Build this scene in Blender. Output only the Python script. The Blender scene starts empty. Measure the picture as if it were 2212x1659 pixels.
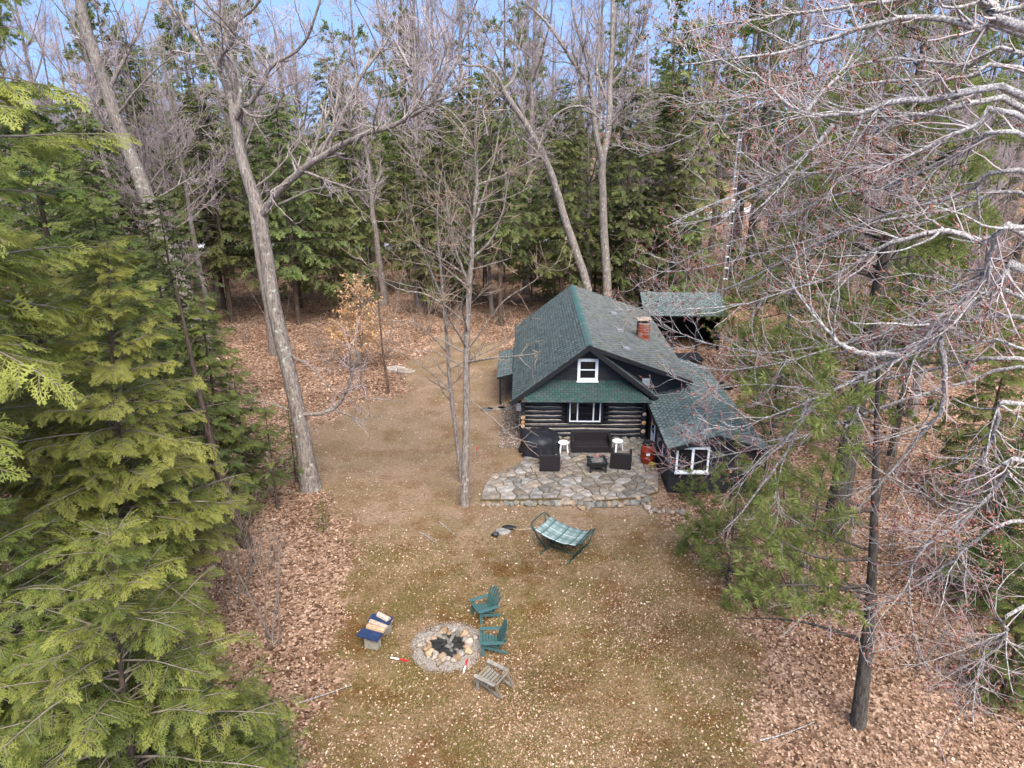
import bpy, math, random
import numpy as np
from mathutils import Vector, Matrix

random.seed(11)
rng = np.random.default_rng(7)
R = math.radians
S = bpy.context.scene
COL = S.collection

# ------------------------------------------------------------------ camera, sky, sun, exposure
CAM_H, PITCH, FPX = 13.5, R(20), 1534.0          # metres, radians, focal length in units of a 2212-wide picture
cam = bpy.data.cameras.new('camera')
cam.sensor_width = 36.0
cam.lens = 36.0 * FPX / 2212.0
cam.clip_end = 3000
camo = bpy.data.objects.new('camera', cam)
COL.objects.link(camo)
camo.location = (0, 0, CAM_H)
camo.rotation_euler = (R(90) - PITCH, 0, 0)
S.camera = camo

SUN_EL, SUN_AZ = R(54), R(164)                   # azimuth clockwise from +Y
w = bpy.data.worlds.new('World')
S.world = w
w.use_nodes = True
nt = w.node_tree
bg = nt.nodes['Background']
sky = nt.nodes.new('ShaderNodeTexSky')
sky.sky_type = 'NISHITA'
sky.sun_disc = False
sky.sun_elevation = SUN_EL
sky.sun_rotation = SUN_AZ
sky.air_density = 1.0
sky.dust_density = 0.3
sky.ozone_density = 2.0
# the sky is read a little above the true direction everywhere, so its pale rim stays below the treetops
tcw = nt.nodes.new('ShaderNodeTexCoord')
vad = nt.nodes.new('ShaderNodeVectorMath'); vad.operation = 'ADD'; vad.inputs[1].default_value = (0, 0, .46)
vnm = nt.nodes.new('ShaderNodeVectorMath'); vnm.operation = 'NORMALIZE'
nt.links.new(tcw.outputs['Generated'], vad.inputs[0]); nt.links.new(vad.outputs[0], vnm.inputs[0]); nt.links.new(vnm.outputs[0], sky.inputs[0])
nt.links.new(sky.outputs[0], bg.inputs[0])
bg.inputs[1].default_value = 0.15
sl = bpy.data.lights.new('sun', 'SUN')
sl.energy = 3.6
sl.angle = R(50)
sl.color = (1.0, 0.95, 0.87)
so = bpy.data.objects.new('sun', sl)
COL.objects.link(so)
sd = Vector((math.sin(SUN_AZ) * math.cos(SUN_EL), math.cos(SUN_AZ) * math.cos(SUN_EL), math.sin(SUN_EL)))
so.rotation_euler = (-sd).to_track_quat('-Z', 'Y').to_euler()
so.location = sd * 60
S.view_settings.view_transform = 'Standard'
S.view_settings.look = 'None'
S.view_settings.exposure = 1.52
S.view_settings.gamma = 1
S.render.engine = 'CYCLES'
S.cycles.max_bounces = 5
S.cycles.diffuse_bounces = 4
S.cycles.use_adaptive_sampling = True
S.cycles.adaptive_threshold = 0.03
S.cycles.use_denoising = True
S.cycles.glossy_bounces = 2
S.cycles.transmission_bounces = 3
S.cycles.caustics_reflective = False
S.cycles.caustics_refractive = False

# ------------------------------------------------------------------ measuring: from a sight line to a place in the world
CP, SP = math.cos(PITCH), math.sin(PITCH)
def ray(x, y):
    a, b = x - 1106, 830 - y
    return a, FPX * CP + b * SP, -FPX * SP + b * CP
def G(x, y, z=0.0):
    r = ray(x, y); t = (z - CAM_H) / r[2]
    return (r[0] * t, r[1] * t, z)
def AY(x, y, Y):
    r = ray(x, y); t = Y / r[1]
    return (r[0] * t, Y, CAM_H + r[2] * t)

def sstep(a, b, x):
    t = np.clip((x - a) / (b - a), 0, 1)
    return t * t * (3 - 2 * t)
def terrain(x, y):
    x = np.asarray(x, float); y = np.asarray(y, float)
    far = sstep(42, 75, y)
    out = np.maximum(sstep(11, 18, np.abs(x - 0.5)), sstep(33, 42, y))
    n = 0.12 * np.sin(x * .61 + 1.3) * np.sin(y * .47 + .4) + 0.07 * np.sin(x * 1.7 + y * 1.1) + 0.04 * np.sin(x * 2.9 - y * 2.3)
    z = n * out
    z = z + 5.0 * sstep(60, 125, y) * sstep(-5, 45, x) + 1.0 * sstep(70, 160, y)
    return z
def tz(x, y):
    return float(terrain(x, y))

# ------------------------------------------------------------------ object helpers
def tag(o, label=None, cat=None, group=None, kind=None):
    if label: o['label'] = label
    if cat: o['category'] = cat
    if group: o['group'] = group
    if kind: o['kind'] = kind
    return o
def empty(name, loc=(0, 0, 0), rz=0.0, label=None, cat=None, group=None):
    o = bpy.data.objects.new(name, None)
    o.empty_display_size = 0.1
    COL.objects.link(o)
    o.location = loc
    o.rotation_euler = (0, 0, rz)
    return tag(o, label, cat, group)
def link(name, me, parent=None, loc=None, rot=None):
    o = bpy.data.objects.new(name, me)
    COL.objects.link(o)
    if parent: o.parent = parent
    if loc is not None: o.location = loc
    if rot is not None: o.rotation_euler = rot
    return o
def copy_tree(o, parent=None):
    c = o.copy(); COL.objects.link(c)
    c.parent = parent
    for ch in list(o.children): copy_tree(ch, c)
    return c
def np_mesh(name, V, F, mat=None, smooth=False, tint=None):
    me = bpy.data.meshes.new(name)
    V = np.ascontiguousarray(V, dtype=np.float32); F = np.ascontiguousarray(F, dtype=np.int32)
    me.vertices.add(len(V)); me.vertices.foreach_set('co', V.ravel())
    m, k = F.shape
    me.loops.add(m * k); me.loops.foreach_set('vertex_index', F.ravel())
    me.polygons.add(m); me.polygons.foreach_set('loop_start', np.arange(0, m * k, k, dtype=np.int32))
    if smooth: me.polygons.foreach_set('use_smooth', np.ones(m, dtype=bool))
    if tint is not None:
        at = me.attributes.new('tint', 'FLOAT', 'POINT')
        at.data.foreach_set('value', np.ascontiguousarray(tint, dtype=np.float32))
    me.update(calc_edges=True)
    if mat: me.materials.append(mat)
    return me

class MB:
    """collects simple shapes into one mesh"""
    def __init__(s): s.v = []; s.f = []
    def add(s, vs, fs):
        o = len(s.v); s.v += [tuple(p) for p in vs]; s.f += [tuple(i + o for i in q) for q in fs]; return s
    def box(s, x0, x1, y0, y1, z0, z1):
        vs = [(x, y, z) for z in (z0, z1) for y in (y0, y1) for x in (x0, x1)]
        return s.add(vs, [(0, 2, 3, 1), (4, 5, 7, 6), (0, 1, 5, 4), (2, 6, 7, 3), (0, 4, 6, 2), (1, 3, 7, 5)])
    def bar(s, a, b, wd, th, up=(0, 0, 1)):
        a, b = Vector(a), Vector(b); d = (b - a).normalized(); u = Vector(up)
        if abs(d.dot(u)) > .98: u = Vector((0, 1, 0))
        sd_ = d.cross(u).normalized(); u = sd_.cross(d).normalized()
        vs = []
        for p in (a, b):
            for su, sv in ((-1, -1), (1, -1), (1, 1), (-1, 1)):
                vs.append(p + sd_ * su * wd / 2 + u * sv * th / 2)
        return s.add(vs, [(3, 2, 1, 0), (4, 5, 6, 7), (0, 1, 5, 4), (1, 2, 6, 5), (2, 3, 7, 6), (3, 0, 4, 7)])
    def tube(s, pts, r, n=8, cap=True):
        pts = [Vector(p) for p in pts]; k = len(pts); rs = r if isinstance(r, (list, tuple)) else [r] * k
        o = len(s.v); prev = None
        for i, p in enumerate(pts):
            d = (pts[min(i + 1, k - 1)] - pts[max(i - 1, 0)]).normalized()
            if prev is None:
                prev = d.cross(Vector((0, 0, 1)))
                if prev.length < .05: prev = d.cross(Vector((1, 0, 0)))
            prev = (prev - d * prev.dot(d)).normalized(); b = d.cross(prev)
            for j in range(n):
                a = 2 * math.pi * j / n
                s.v.append(tuple(p + (prev * math.cos(a) + b * math.sin(a)) * rs[i]))
        for i in range(k - 1):
            for j in range(n):
                j2 = (j + 1) % n
                s.f.append((o + i * n + j, o + i * n + j2, o + (i + 1) * n + j2, o + (i + 1) * n + j))
        if cap:
            s.f.append(tuple(o + j for j in range(n))[::-1]); s.f.append(tuple(o + (k - 1) * n + j for j in range(n)))
        return s
    def lathe(s, prof, n=24, cx=0, cy=0):
        o = len(s.v)
        for r, z in prof:
            for j in range(n):
                a = 2 * math.pi * j / n
                s.v.append((cx + r * math.cos(a), cy + r * math.sin(a), z))
        for i in range(len(prof) - 1):
            for j in range(n):
                j2 = (j + 1) % n
                s.f.append((o + i * n + j, o + i * n + j2, o + (i + 1) * n + j2, o + (i + 1) * n + j))
        s.f.append(tuple(o + j for j in range(n))[::-1]); s.f.append(tuple(o + (len(prof) - 1) * n + j for j in range(n)))
        return s
    def prism(s, poly, z0, z1, inset=0.0):
        n = len(poly); c = (sum(p[0] for p in poly) / n, sum(p[1] for p in poly) / n)
        o = len(s.v)
        s.v += [(p[0], p[1], z0) for p in poly]
        if inset:
            s.v += [(p[0], p[1], z1 - inset) for p in poly]
            def sh(p):
                dx, dy = c[0] - p[0], c[1] - p[1]; l = math.hypot(dx, dy) + 1e-6; k = min(inset, l * .4) / l
                return (p[0] + dx * k, p[1] + dy * k, z1)
            s.v += [sh(p) for p in poly]
            rings = 3
        else:
            s.v += [(p[0], p[1], z1) for p in poly]; rings = 2
        for r_ in range(rings - 1):
            for j in range(n):
                j2 = (j + 1) % n
                s.f.append((o + r_ * n + j, o + r_ * n + j2, o + (r_ + 1) * n + j2, o + (r_ + 1) * n + j))
        s.f.append(tuple(o + j for j in range(n))[::-1]); s.f.append(tuple(o + (rings - 1) * n + j for j in range(n)))
        return s
    def slab(s, quad, th):
        """four corners (top side, counter-clockwise from above) extruded down the normal"""
        q = [Vector(p) for p in quad]; nrm = (q[1] - q[0]).cross(q[-1] - q[0]).normalized()
        n = len(q); vs = q + [p - nrm * th for p in q]
        fs = [tuple(range(n)), tuple(range(n, 2 * n))[::-1]] + [(j, j + n, (j + 1) % n + n, (j + 1) % n) for j in range(n)]
        return s.add(vs, fs)
    def mesh(s, name, mat, smooth=False):
        me = bpy.data.meshes.new(name); me.from_pydata(s.v, [], s.f)
        if mat: me.materials.append(mat)
        if smooth:
            for p in me.polygons: p.use_smooth = True
        me.update(); return me
    def build(s, name, mat, parent=None, bevel=0.0, smooth=False, loc=None, rot=None, seg=2):
        o = link(name, s.mesh(name, mat, smooth), parent, loc, rot)
        if bevel:
            m = o.modifiers.new('bevel', 'BEVEL'); m.width = bevel; m.segments = seg; m.limit_method = 'ANGLE'
        return o

def rock_mesh(name, mat, sx, sy, sz, seed, flat=0.0):
    r = random.Random(seed)
    n, k = 9, 6; mb = MB(); ph = [r.uniform(0, 6.3) for _ in range(6)]
    vs = []
    for i in range(k + 1):
        th = math.pi * i / k
        for j in range(n):
            a = 2 * math.pi * j / n
            d = 1 + .16 * math.sin(2 * a + ph[0] + th) + .13 * math.sin(3 * a + ph[1] + 2 * th) + .1 * math.sin(th * 4 + ph[2] + a) + r.uniform(-.06, .06)
            vs.append((sx * d * math.sin(th) * math.cos(a), sy * d * math.sin(th) * math.sin(a), sz * (d if th < 2.2 else .8) * math.cos(th)))
    fs = [(i * n + j, (i + 1) * n + j, (i + 1) * n + (j + 1) % n, i * n + (j + 1) % n) for i in range(k) for j in range(n)]
    return mb.add(vs, fs).mesh(name, mat, True)

# ------------------------------------------------------------------ materials
def srgb(r, g, b):
    f = lambda c: (c / 255 / 12.92) if c <= 10 else ((c / 255 + .055) / 1.055) ** 2.4
    return (f(r), f(g), f(b), 1)
def new_mat(name):
    m = bpy.data.materials.new(name); m.use_nodes = True
    n = m.node_tree; b = n.nodes['Principled BSDF']
    return m, n, b
def nd(n, typ, **kw):
    x = n.nodes.new(typ)
    for k, v in kw.items():
        if k in x.inputs: x.inputs[k].default_value = v
        else: setattr(x, k, v)
    return x
def ramp(n, fac, stops):
    c = n.nodes.new('ShaderNodeValToRGB'); e = c.color_ramp.elements
    while len(e) < len(stops): e.new(0.5)
    for i, (p, col) in enumerate(stops):
        e[i].position = p; e[i].color = col
    n.links.new(fac, c.inputs[0]); return c.outputs[0]
def mixc(n, fac, a, b, mode='MIX'):
    x = n.nodes.new('ShaderNodeMix'); x.data_type = 'RGBA'; x.blend_type = mode
    if isinstance(fac, float): x.inputs[0].default_value = fac
    else: n.links.new(fac, x.inputs[0])
    for i, c in ((6, a), (7, b)):
        if isinstance(c, tuple): x.inputs[i].default_value = c
        else: n.links.new(c, x.inputs[i])
    return x.outputs[2]
def coords(n, scale=(1, 1, 1), kind='Object'):
    t = n.nodes.new('ShaderNodeTexCoord')
    mp = n.nodes.new('ShaderNodeMapping'); mp.inputs['Scale'].default_value = scale
    n.links.new(t.outputs[kind], mp.inputs[0]); return mp.outputs[0]
def noise(n, co, scale, detail=4, rough=.6, out=0):
    x = nd(n, 'ShaderNodeTexNoise', Scale=scale, Detail=detail, Roughness=rough)
    n.links.new(co, x.inputs['Vector']); return x.outputs[out]
def bump(n, b, h, strength, dist=.02):
    x = nd(n, 'ShaderNodeBump', Strength=strength, Distance=dist)
    n.links.new(h, x.inputs['Height']); n.links.new(x.outputs[0], b.inputs['Normal'])
def pm(name, c1, c2, scale=6.0, rough=.8, bstr=.3, bscale=None, stretch=(1, 1, 1), rand=0.0, c3=None, spec=.3, metal=0.0, bdist=.02):
    """two or three tone mottled surface; rand varies it from piece to piece"""
    m, n, b = new_mat(name)
    co = coords(n, stretch)
    f = noise(n, co, scale)
    st = [(.32, c1), (.68, c2)] if c3 is None else [(.28, c1), (.52, c2), (.74, c3)]
    c = ramp(n, f, st)
    if rand:
        oi = n.nodes.new('ShaderNodeObjectInfo')
        mr = nd(n, 'ShaderNodeMapRange'); n.links.new(oi.outputs['Random'], mr.inputs[0])
        mr.inputs[3].default_value = 1 - rand; mr.inputs[4].default_value = 1 + rand
        hv = n.nodes.new('ShaderNodeHueSaturation'); n.links.new(mr.outputs[0], hv.inputs['Value']); n.links.new(c, hv.inputs['Color'])
        mr2 = nd(n, 'ShaderNodeMapRange'); mu = nd(n, 'ShaderNodeMath', operation='MULTIPLY'); mu.inputs[1].default_value = 7.31
        fr = nd(n, 'ShaderNodeMath', operation='FRACT'); n.links.new(oi.outputs['Random'], mu.inputs[0]); n.links.new(mu.outputs[0], fr.inputs[0])
        n.links.new(fr.outputs[0], mr2.inputs[0]); mr2.inputs[3].default_value = .5; mr2.inputs[4].default_value = 1.3
        n.links.new(mr2.outputs[0], hv.inputs['Saturation'])
        c = hv.outputs[0]
    n.links.new(c, b.inputs['Base Color'])
    b.inputs['Roughness'].default_value = rough
    b.inputs['Specular IOR Level'].default_value = spec
    b.inputs['Metallic'].default_value = metal
    if bstr: bump(n, b, noise(n, co, bscale or scale * 4, 6), bstr, bdist)
    return m
def foliage(name, stops, transl=.3, rough=.6, vary=0.0):
    """leaf colour picked by each leaf's own tint"""
    m, n, b = new_mat(name)
    at = n.nodes.new('ShaderNodeAttribute'); at.attribute_name = 'tint'
    c = ramp(n, at.outputs['Fac'], stops)
    if vary:                                     # each tree has its own green
        oi = n.nodes.new('ShaderNodeObjectInfo'); hv = n.nodes.new('ShaderNodeHueSaturation')
        mr = nd(n, 'ShaderNodeMapRange'); n.links.new(oi.outputs['Random'], mr.inputs[0]); mr.inputs[3].default_value = 1 - vary; mr.inputs[4].default_value = 1 + vary
        mu = nd(n, 'ShaderNodeMath', operation='MULTIPLY'); mu.inputs[1].default_value = 5.7; fr_ = nd(n, 'ShaderNodeMath', operation='FRACT')
        n.links.new(oi.outputs['Random'], mu.inputs[0]); n.links.new(mu.outputs[0], fr_.inputs[0])
        m2 = nd(n, 'ShaderNodeMapRange'); n.links.new(fr_.outputs[0], m2.inputs[0]); m2.inputs[3].default_value = .475; m2.inputs[4].default_value = .515
        n.links.new(mr.outputs[0], hv.inputs['Value']); n.links.new(m2.outputs[0], hv.inputs['Hue']); n.links.new(c, hv.inputs['Color']); c = hv.outputs[0]
    n.links.new(c, b.inputs['Base Color']); b.inputs['Roughness'].default_value = rough
    b.inputs['Specular IOR Level'].default_value = .25
    if transl:
        tr = n.nodes.new('ShaderNodeBsdfTranslucent'); n.links.new(c, tr.inputs[0])
        mx = n.nodes.new('ShaderNodeMixShader'); mx.inputs[0].default_value = transl
        n.links.new(b.outputs[0], mx.inputs[1]); n.links.new(tr.outputs[0], mx.inputs[2])
        n.links.new(mx.outputs[0], n.nodes['Material Output'].inputs[0])
    return m
def bark(name, dark, mid, lichen, amount, stretch=(6, 6, 1.2), lscale=5.0):
    m, n, b = new_mat(name)
    co = coords(n, stretch); co1 = coords(n)
    f = noise(n, co, 3.0, 6, .7)
    c = ramp(n, f, [(.34, dark), (.62, mid)])
    l = noise(n, co1, lscale, 5, .65)
    lm = ramp(n, l, [(1 - amount - .06, (0, 0, 0, 1)), (1 - amount + .06, (1, 1, 1, 1))])
    n.links.new(mixc(n, lm, c, lichen), b.inputs['Base Color'])
    b.inputs['Roughness'].default_value = .95; b.inputs['Specular IOR Level'].default_value = .15
    bump(n, b, f, .9, .03)
    return m

M = {}
M['log'] = pm('stained_log', (.007, .007, .010, 1), (.016, .016, .022, 1), 5, .42, .35, 30, (.4, 3, 3), rand=.25, spec=.4, c3=(.05, .045, .045, 1))
M['dark_board'] = pm('dark_board', (.007, .0065, .008, 1), (.022, .020, .023, 1), 4, .55, .4, 30, (.5, 4, 4), rand=.3)
M['trim'] = pm('dark_trim', (.008, .008, .009, 1), (.014, .014, .016, 1), 5, .6, .2)
M['chink'] = pm('chinking', srgb(142, 130, 118), srgb(190, 180, 166), 5, .9, .4)
M['endgrain'] = pm('log_end', srgb(140, 92, 50), srgb(212, 165, 110), 9, .8, .4, rand=.2)
M['white'] = pm('white_paint', (.68, .69, .72, 1), (.80, .81, .83, 1), 3, .45, .05)
def shingle_mat(name, c1, c2, c3, sc):
    m = pm(name, c1, c2, sc, .93, .6, 150, c3=c3); n = m.node_tree; b = n.nodes['Principled BSDF']
    old = b.inputs['Base Color'].links[0].from_socket
    at = n.nodes.new('ShaderNodeAttribute'); at.attribute_name = 'tint'
    n.links.new(mixc(n, 1.0, old, ramp(n, at.outputs['Fac'], [(0, (.5, .52, .52, 1)), (1, (1.0, 1.0, 1.0, 1))]), 'MULTIPLY'), b.inputs['Base Color'])
    return m
M['shingle'] = shingle_mat('green_shingle', (.090, .116, .107, 1), (.130, .160, .148, 1), (.172, .200, .188, 1), 5)
M['shingle2'] = pm('green_shingle_skirt', (.020, .044, .038, 1), (.034, .066, .058, 1), 9, .92, .6, 160, rand=.16)
M['shingle_moss'] = shingle_mat('mossy_shingle', (.110, .120, .110, 1), (.160, .166, .154, 1), (.160, .148, .094, 1), 1.6)
M['ridge'] = pm('ridge_shingle', (.042, .092, .086, 1), (.070, .135, .125, 1), 5, .9, .5, 160, rand=.15)
M['brick'] = pm('chimney_brick', srgb(96, 46, 34), srgb(148, 78, 58), 8, .9, .5, rand=.2)
M['mortar'] = pm('mortar', srgb(120, 112, 104), srgb(160, 150, 138), 9, .95, .5)
M['metal'] = pm('grey_metal', (.25, .25, .26, 1), (.38, .38, .39, 1), 6, .45, .1, metal=.6)
M['galv'] = pm('galvanised', (.45, .47, .50, 1), (.62, .64, .67, 1), 9, .4, .1, metal=.7)
M['flag'] = pm('flagstone', srgb(82, 74, 65), srgb(118, 108, 97), 3.2, .88, .6, 18, rand=.4, c3=srgb(150, 138, 123))
M['rock'] = pm('field_stone', srgb(100, 82, 66), srgb(146, 126, 106), 4, .85, .5, 14, rand=.35, c3=srgb(172, 154, 136))
M['rock_grey'] = pm('grey_stone', srgb(84, 80, 72), srgb(134, 128, 116), 4, .9, .6, 14, rand=.3)
M['sand'] = pm('joint_sand', srgb(62, 50, 34), srgb(92, 78, 50), 6, .95, .6, 40, c3=srgb(80, 76, 38))
M['wicker'] = pm('dark_wicker', (.010, .008, .008, 1), (.021, .017, .018, 1), 40, .55, .5, 90)
M['cover'] = pm('black_cover', (.006, .006, .008, 1), (.018, .018, .022, 1), 2.5, .5, .4, 6, bdist=.05)
M['plastic_white'] = pm('white_plastic', (.72, .72, .73, 1), (.80, .80, .80, 1), 4, .4, .05)
M['barrel'] = pm('red_barrel', srgb(112, 38, 22), srgb(146, 54, 32), 2, .5, .1)
M['black'] = pm('black_plastic', (.008, .008, .009, 1), (.018, .018, .02, 1), 8, .5, .2)
M['char'] = pm('char', (.006, .006, .006, 1), (.03, .028, .026, 1), 14, .95, .8)
M['ash'] = pm('ash', srgb(60, 56, 52), srgb(120, 114, 106), 14, .95, .8)
M['yellow'] = pm('yellow_plastic', srgb(136, 116, 26), srgb(158, 138, 44), 5, .4, .1)
M['teal'] = pm('green_plastic', srgb(50, 76, 75), srgb(64, 93, 90), 3, .5, .08)
M['oldwood'] = pm('weathered_wood', srgb(92, 83, 70), srgb(132, 122, 106), 4, .9, .5, 20, (1, 1, 1), rand=.12)
M['block'] = pm('concrete_block', srgb(116, 110, 96), srgb(150, 142, 126), 8, .95, .6)
M['blueboard'] = pm('blue_board', srgb(24, 36, 62), srgb(36, 50, 80), 4, .55, .2)
M['splitwood'] = pm('split_wood', srgb(136, 104, 76), srgb(182, 150, 116), 6, .85, .4, 20, (1, 5, 5), rand=.2)
M['redpaint'] = pm('red_paint', srgb(170, 20, 26), srgb(206, 36, 40), 5, .5, .1)
M['gravelring'] = pm('fine_gravel', srgb(94, 88, 82), srgb(138, 130, 122), 30, .95, .9, 90, c3=srgb(160, 152, 144))
M['frame_green'] = pm('green_steel', (.008, .035, .03, 1), (.014, .055, .046, 1), 6, .4, .1)
M['rope'] = pm('rope', srgb(150, 130, 100), srgb(190, 170, 140), 10, .9, .2)
M['glass_dark'], _n, _b = new_mat('window_glass')
_b.inputs['Base Color'].default_value = (.012, .012, .014, 1); _b.inputs['Roughness'].default_value = .06; _b.inputs['Specular IOR Level'].default_value = .6
bump(_n, _b, noise(_n, coords(_n), 1.5, 2), .03, .05)
M['bark_maple'] = bark('maple_bark', srgb(74, 66, 60), srgb(142, 130, 120), srgb(176, 178, 164), .36)
M['bark_near'] = bark('lichened_bark', srgb(92, 84, 78), srgb(136, 127, 121), srgb(174, 170, 165), .48, (5, 5, 5), 22.0)
M['bark_pine'] = bark('pine_bark', srgb(44, 40, 36), srgb(92, 84, 76), srgb(120, 118, 108), .25)
M['bark_far'] = bark('grey_bark', srgb(74, 66, 62), srgb(128, 116, 108), srgb(160, 156, 146), .35)
M['bark_hem'] = bark('hemlock_bark', srgb(50, 40, 34), srgb(96, 82, 70), srgb(130, 126, 116), .25)
M['twig'] = pm('twig', srgb(130, 113, 110), srgb(180, 165, 162), 1.3, .9, 0, spec=.15)
M['twig_far'] = pm('far_twig', srgb(122, 106, 104), srgb(164, 148, 146), .4, .9, 0, spec=.1)
M['twig_brown'] = pm('brown_twig', srgb(104, 86, 72), srgb(164, 142, 124), 1.3, .9, 0, spec=.1)
M['twig_hem'] = pm('conifer_twig', srgb(92, 80, 70), srgb(136, 124, 112), 2, .9, 0, spec=.1)
M['bud'] = foliage('red_buds', [(0, srgb(128, 66, 60)), (.5, srgb(164, 100, 88)), (1, srgb(188, 136, 116))], .15)
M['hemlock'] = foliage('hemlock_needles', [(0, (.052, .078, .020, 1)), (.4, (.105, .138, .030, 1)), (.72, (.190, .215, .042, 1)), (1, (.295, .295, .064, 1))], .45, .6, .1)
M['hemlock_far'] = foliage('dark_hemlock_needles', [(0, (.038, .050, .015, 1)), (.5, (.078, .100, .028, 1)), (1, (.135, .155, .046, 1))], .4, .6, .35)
M['pine'] = foliage('pine_needles', [(0, (.070, .094, .026, 1)), (.5, (.140, .175, .044, 1)), (1, (.235, .260, .072, 1))], .45)
M['beech'] = foliage('tan_leaves', [(0, srgb(150, 106, 66)), (.5, srgb(192, 150, 104)), (1, srgb(214, 188, 150))], .3)
M['litter'] = foliage('fallen_leaves', [(0, srgb(86, 63, 48)), (.35, srgb(132, 102, 80)), (.7, srgb(168, 138, 114)), (.9, srgb(192, 166, 143)), (1, srgb(196, 178, 158))], .1, .8)
M['grass'] = foliage('dry_grass', [(0, srgb(74, 54, 34)), (.45, srgb(116, 92, 60)), (.75, srgb(102, 92, 48)), (1, srgb(144, 124, 86))], .2, .8)

# ------------------------------------------------------------------ trees: growing tools
def nrm(v): return v / np.maximum(np.linalg.norm(v, axis=-1, keepdims=True), 1e-9)
def walk(p, d, L, r0, r1, n, trop, wob):
    """grow m curved shoots: start p, direction d, length L; trop bends them, wob makes them crooked"""
    m = len(p); out = [p]; st = (L / (n - 1))[:, None]
    for j in range(n - 1):
        d = nrm(d + np.asarray(trop) + rng.normal(0, wob, (m, 3)))
        p = p + d * st; out.append(p)
    t = np.linspace(0, 1, n)[None]
    return np.stack(out, 1), r0[:, None] * (1 - t) + r1[:, None] * t
def spawn(pts, rad, per_m, t0, ang, lrange, trop, wob, n, rs=.6, rmin=.004, taper=.5, lref=None, up=0.0, tpow=1.0, cap=None):
    """side shoots on every polyline; per_m shoots per metre"""
    seg = np.linalg.norm(np.diff(pts, axis=1), axis=2); Lp = seg.sum(1)
    cnt = rng.poisson(per_m * Lp * (1 - t0))
    idx = np.repeat(np.arange(len(pts)), cnt); m = len(idx)
    if m == 0: return None
    t = t0 + (1 - t0) * rng.uniform(0, 1, m) ** tpow; k = pts.shape[1]
    f = np.clip(t * (k - 1), 0, k - 1.001); i = f.astype(int); w_ = (f - i)[:, None]
    p = pts[idx, i] * (1 - w_) + pts[idx, i + 1] * w_
    tan = nrm(pts[idx, i + 1] - pts[idx, i]); r = rad[idx, i] * (1 - w_[:, 0]) + rad[idx, i + 1] * w_[:, 0]
    rv = rng.normal(0, 1, (m, 3)); rv[:, 2] += up
    perp = nrm(rv - (rv * tan).sum(1, keepdims=True) * tan)
    a = np.radians(rng.uniform(*ang, m))[:, None]
    d = tan * np.cos(a) + perp * np.sin(a)
    L = rng.uniform(*lrange, m) * (1 - taper * t)
    if cap is not None: L = np.minimum(L, cap * Lp[idx])
    r0 = np.maximum(r * rs * rng.uniform(.7, 1, m), rmin)
    return walk(p, d, L, r0, np.maximum(r0 * .35, rmin * .7), n, trop, wob)
def tubes(pts, rad, sides):
    m, n, _ = pts.shape
    tan = nrm(np.gradient(pts, axis=1)); ref = np.zeros((m, 1, 3)); md = np.abs(nrm(pts[:, -1] - pts[:, 0]))
    vert = md[:, 2] > .8; ref[~vert, 0, 2] = 1; ref[vert, 0, 0] = 1
    a = nrm(np.cross(tan, ref)); b_ = np.cross(tan, a)
    th = np.arange(sides) * 2 * np.pi / sides
    V = pts[:, :, None] + rad[:, :, None, None] * (np.cos(th)[None, None, :, None] * a[:, :, None] + np.sin(th)[None, None, :, None] * b_[:, :, None])
    base = np.arange(m * n).reshape(m, n)[:, :-1, None] * sides; k = np.arange(sides)[None, None]; k2 = (k + 1) % sides
    F = np.stack([base + k, base + k2, base + sides + k2, base + sides + k], -1).reshape(-1, 4)
    return V.reshape(-1, 3), F
class Acc:
    def __init__(s): s.V = []; s.F = []; s.T = []; s.o = 0
    def add(s, V, F, T=None):
        s.V.append(V); s.F.append(F + s.o); s.o += len(V)
        s.T.append(np.zeros(len(V)) if T is None else T); return s
    def tubes(s, pr, sides):
        if pr is not None: s.add(*tubes(pr[0], pr[1], sides))
        return s
    def mesh(s, name, mat, smooth=False):
        return np_mesh(name, np.concatenate(s.V), np.concatenate(s.F), mat, smooth, np.concatenate(s.T))
def smooth_line(P, n, jit=0.0):
    """Catmull-Rom through the given points, n samples"""
    P = np.array(P, float); Q = np.concatenate([[2 * P[0] - P[1]], P, [2 * P[-1] - P[-2]]])
    u = np.linspace(0, len(P) - 1, n); i = np.clip(u.astype(int), 0, len(P) - 2); t = (u - i)[:, None]
    a, b_, c, d = Q[i], Q[i + 1], Q[i + 2], Q[i + 3]
    o = .5 * ((2 * b_) + (c - a) * t + (2 * a - 5 * b_ + 4 * c - d) * t ** 2 + (3 * b_ - a - 3 * c + d) * t ** 3)
    if jit: o[1:-1] += rng.normal(0, jit, (n - 2, 3))
    return o
def limb(P, r0, r1, n=18, jit=0.0):
    return smooth_line(P, n, jit), np.linspace(r0, r1, n)
def stack(limbs):
    return np.stack([l[0] for l in limbs]), np.stack([l[1] for l in limbs])
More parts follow.
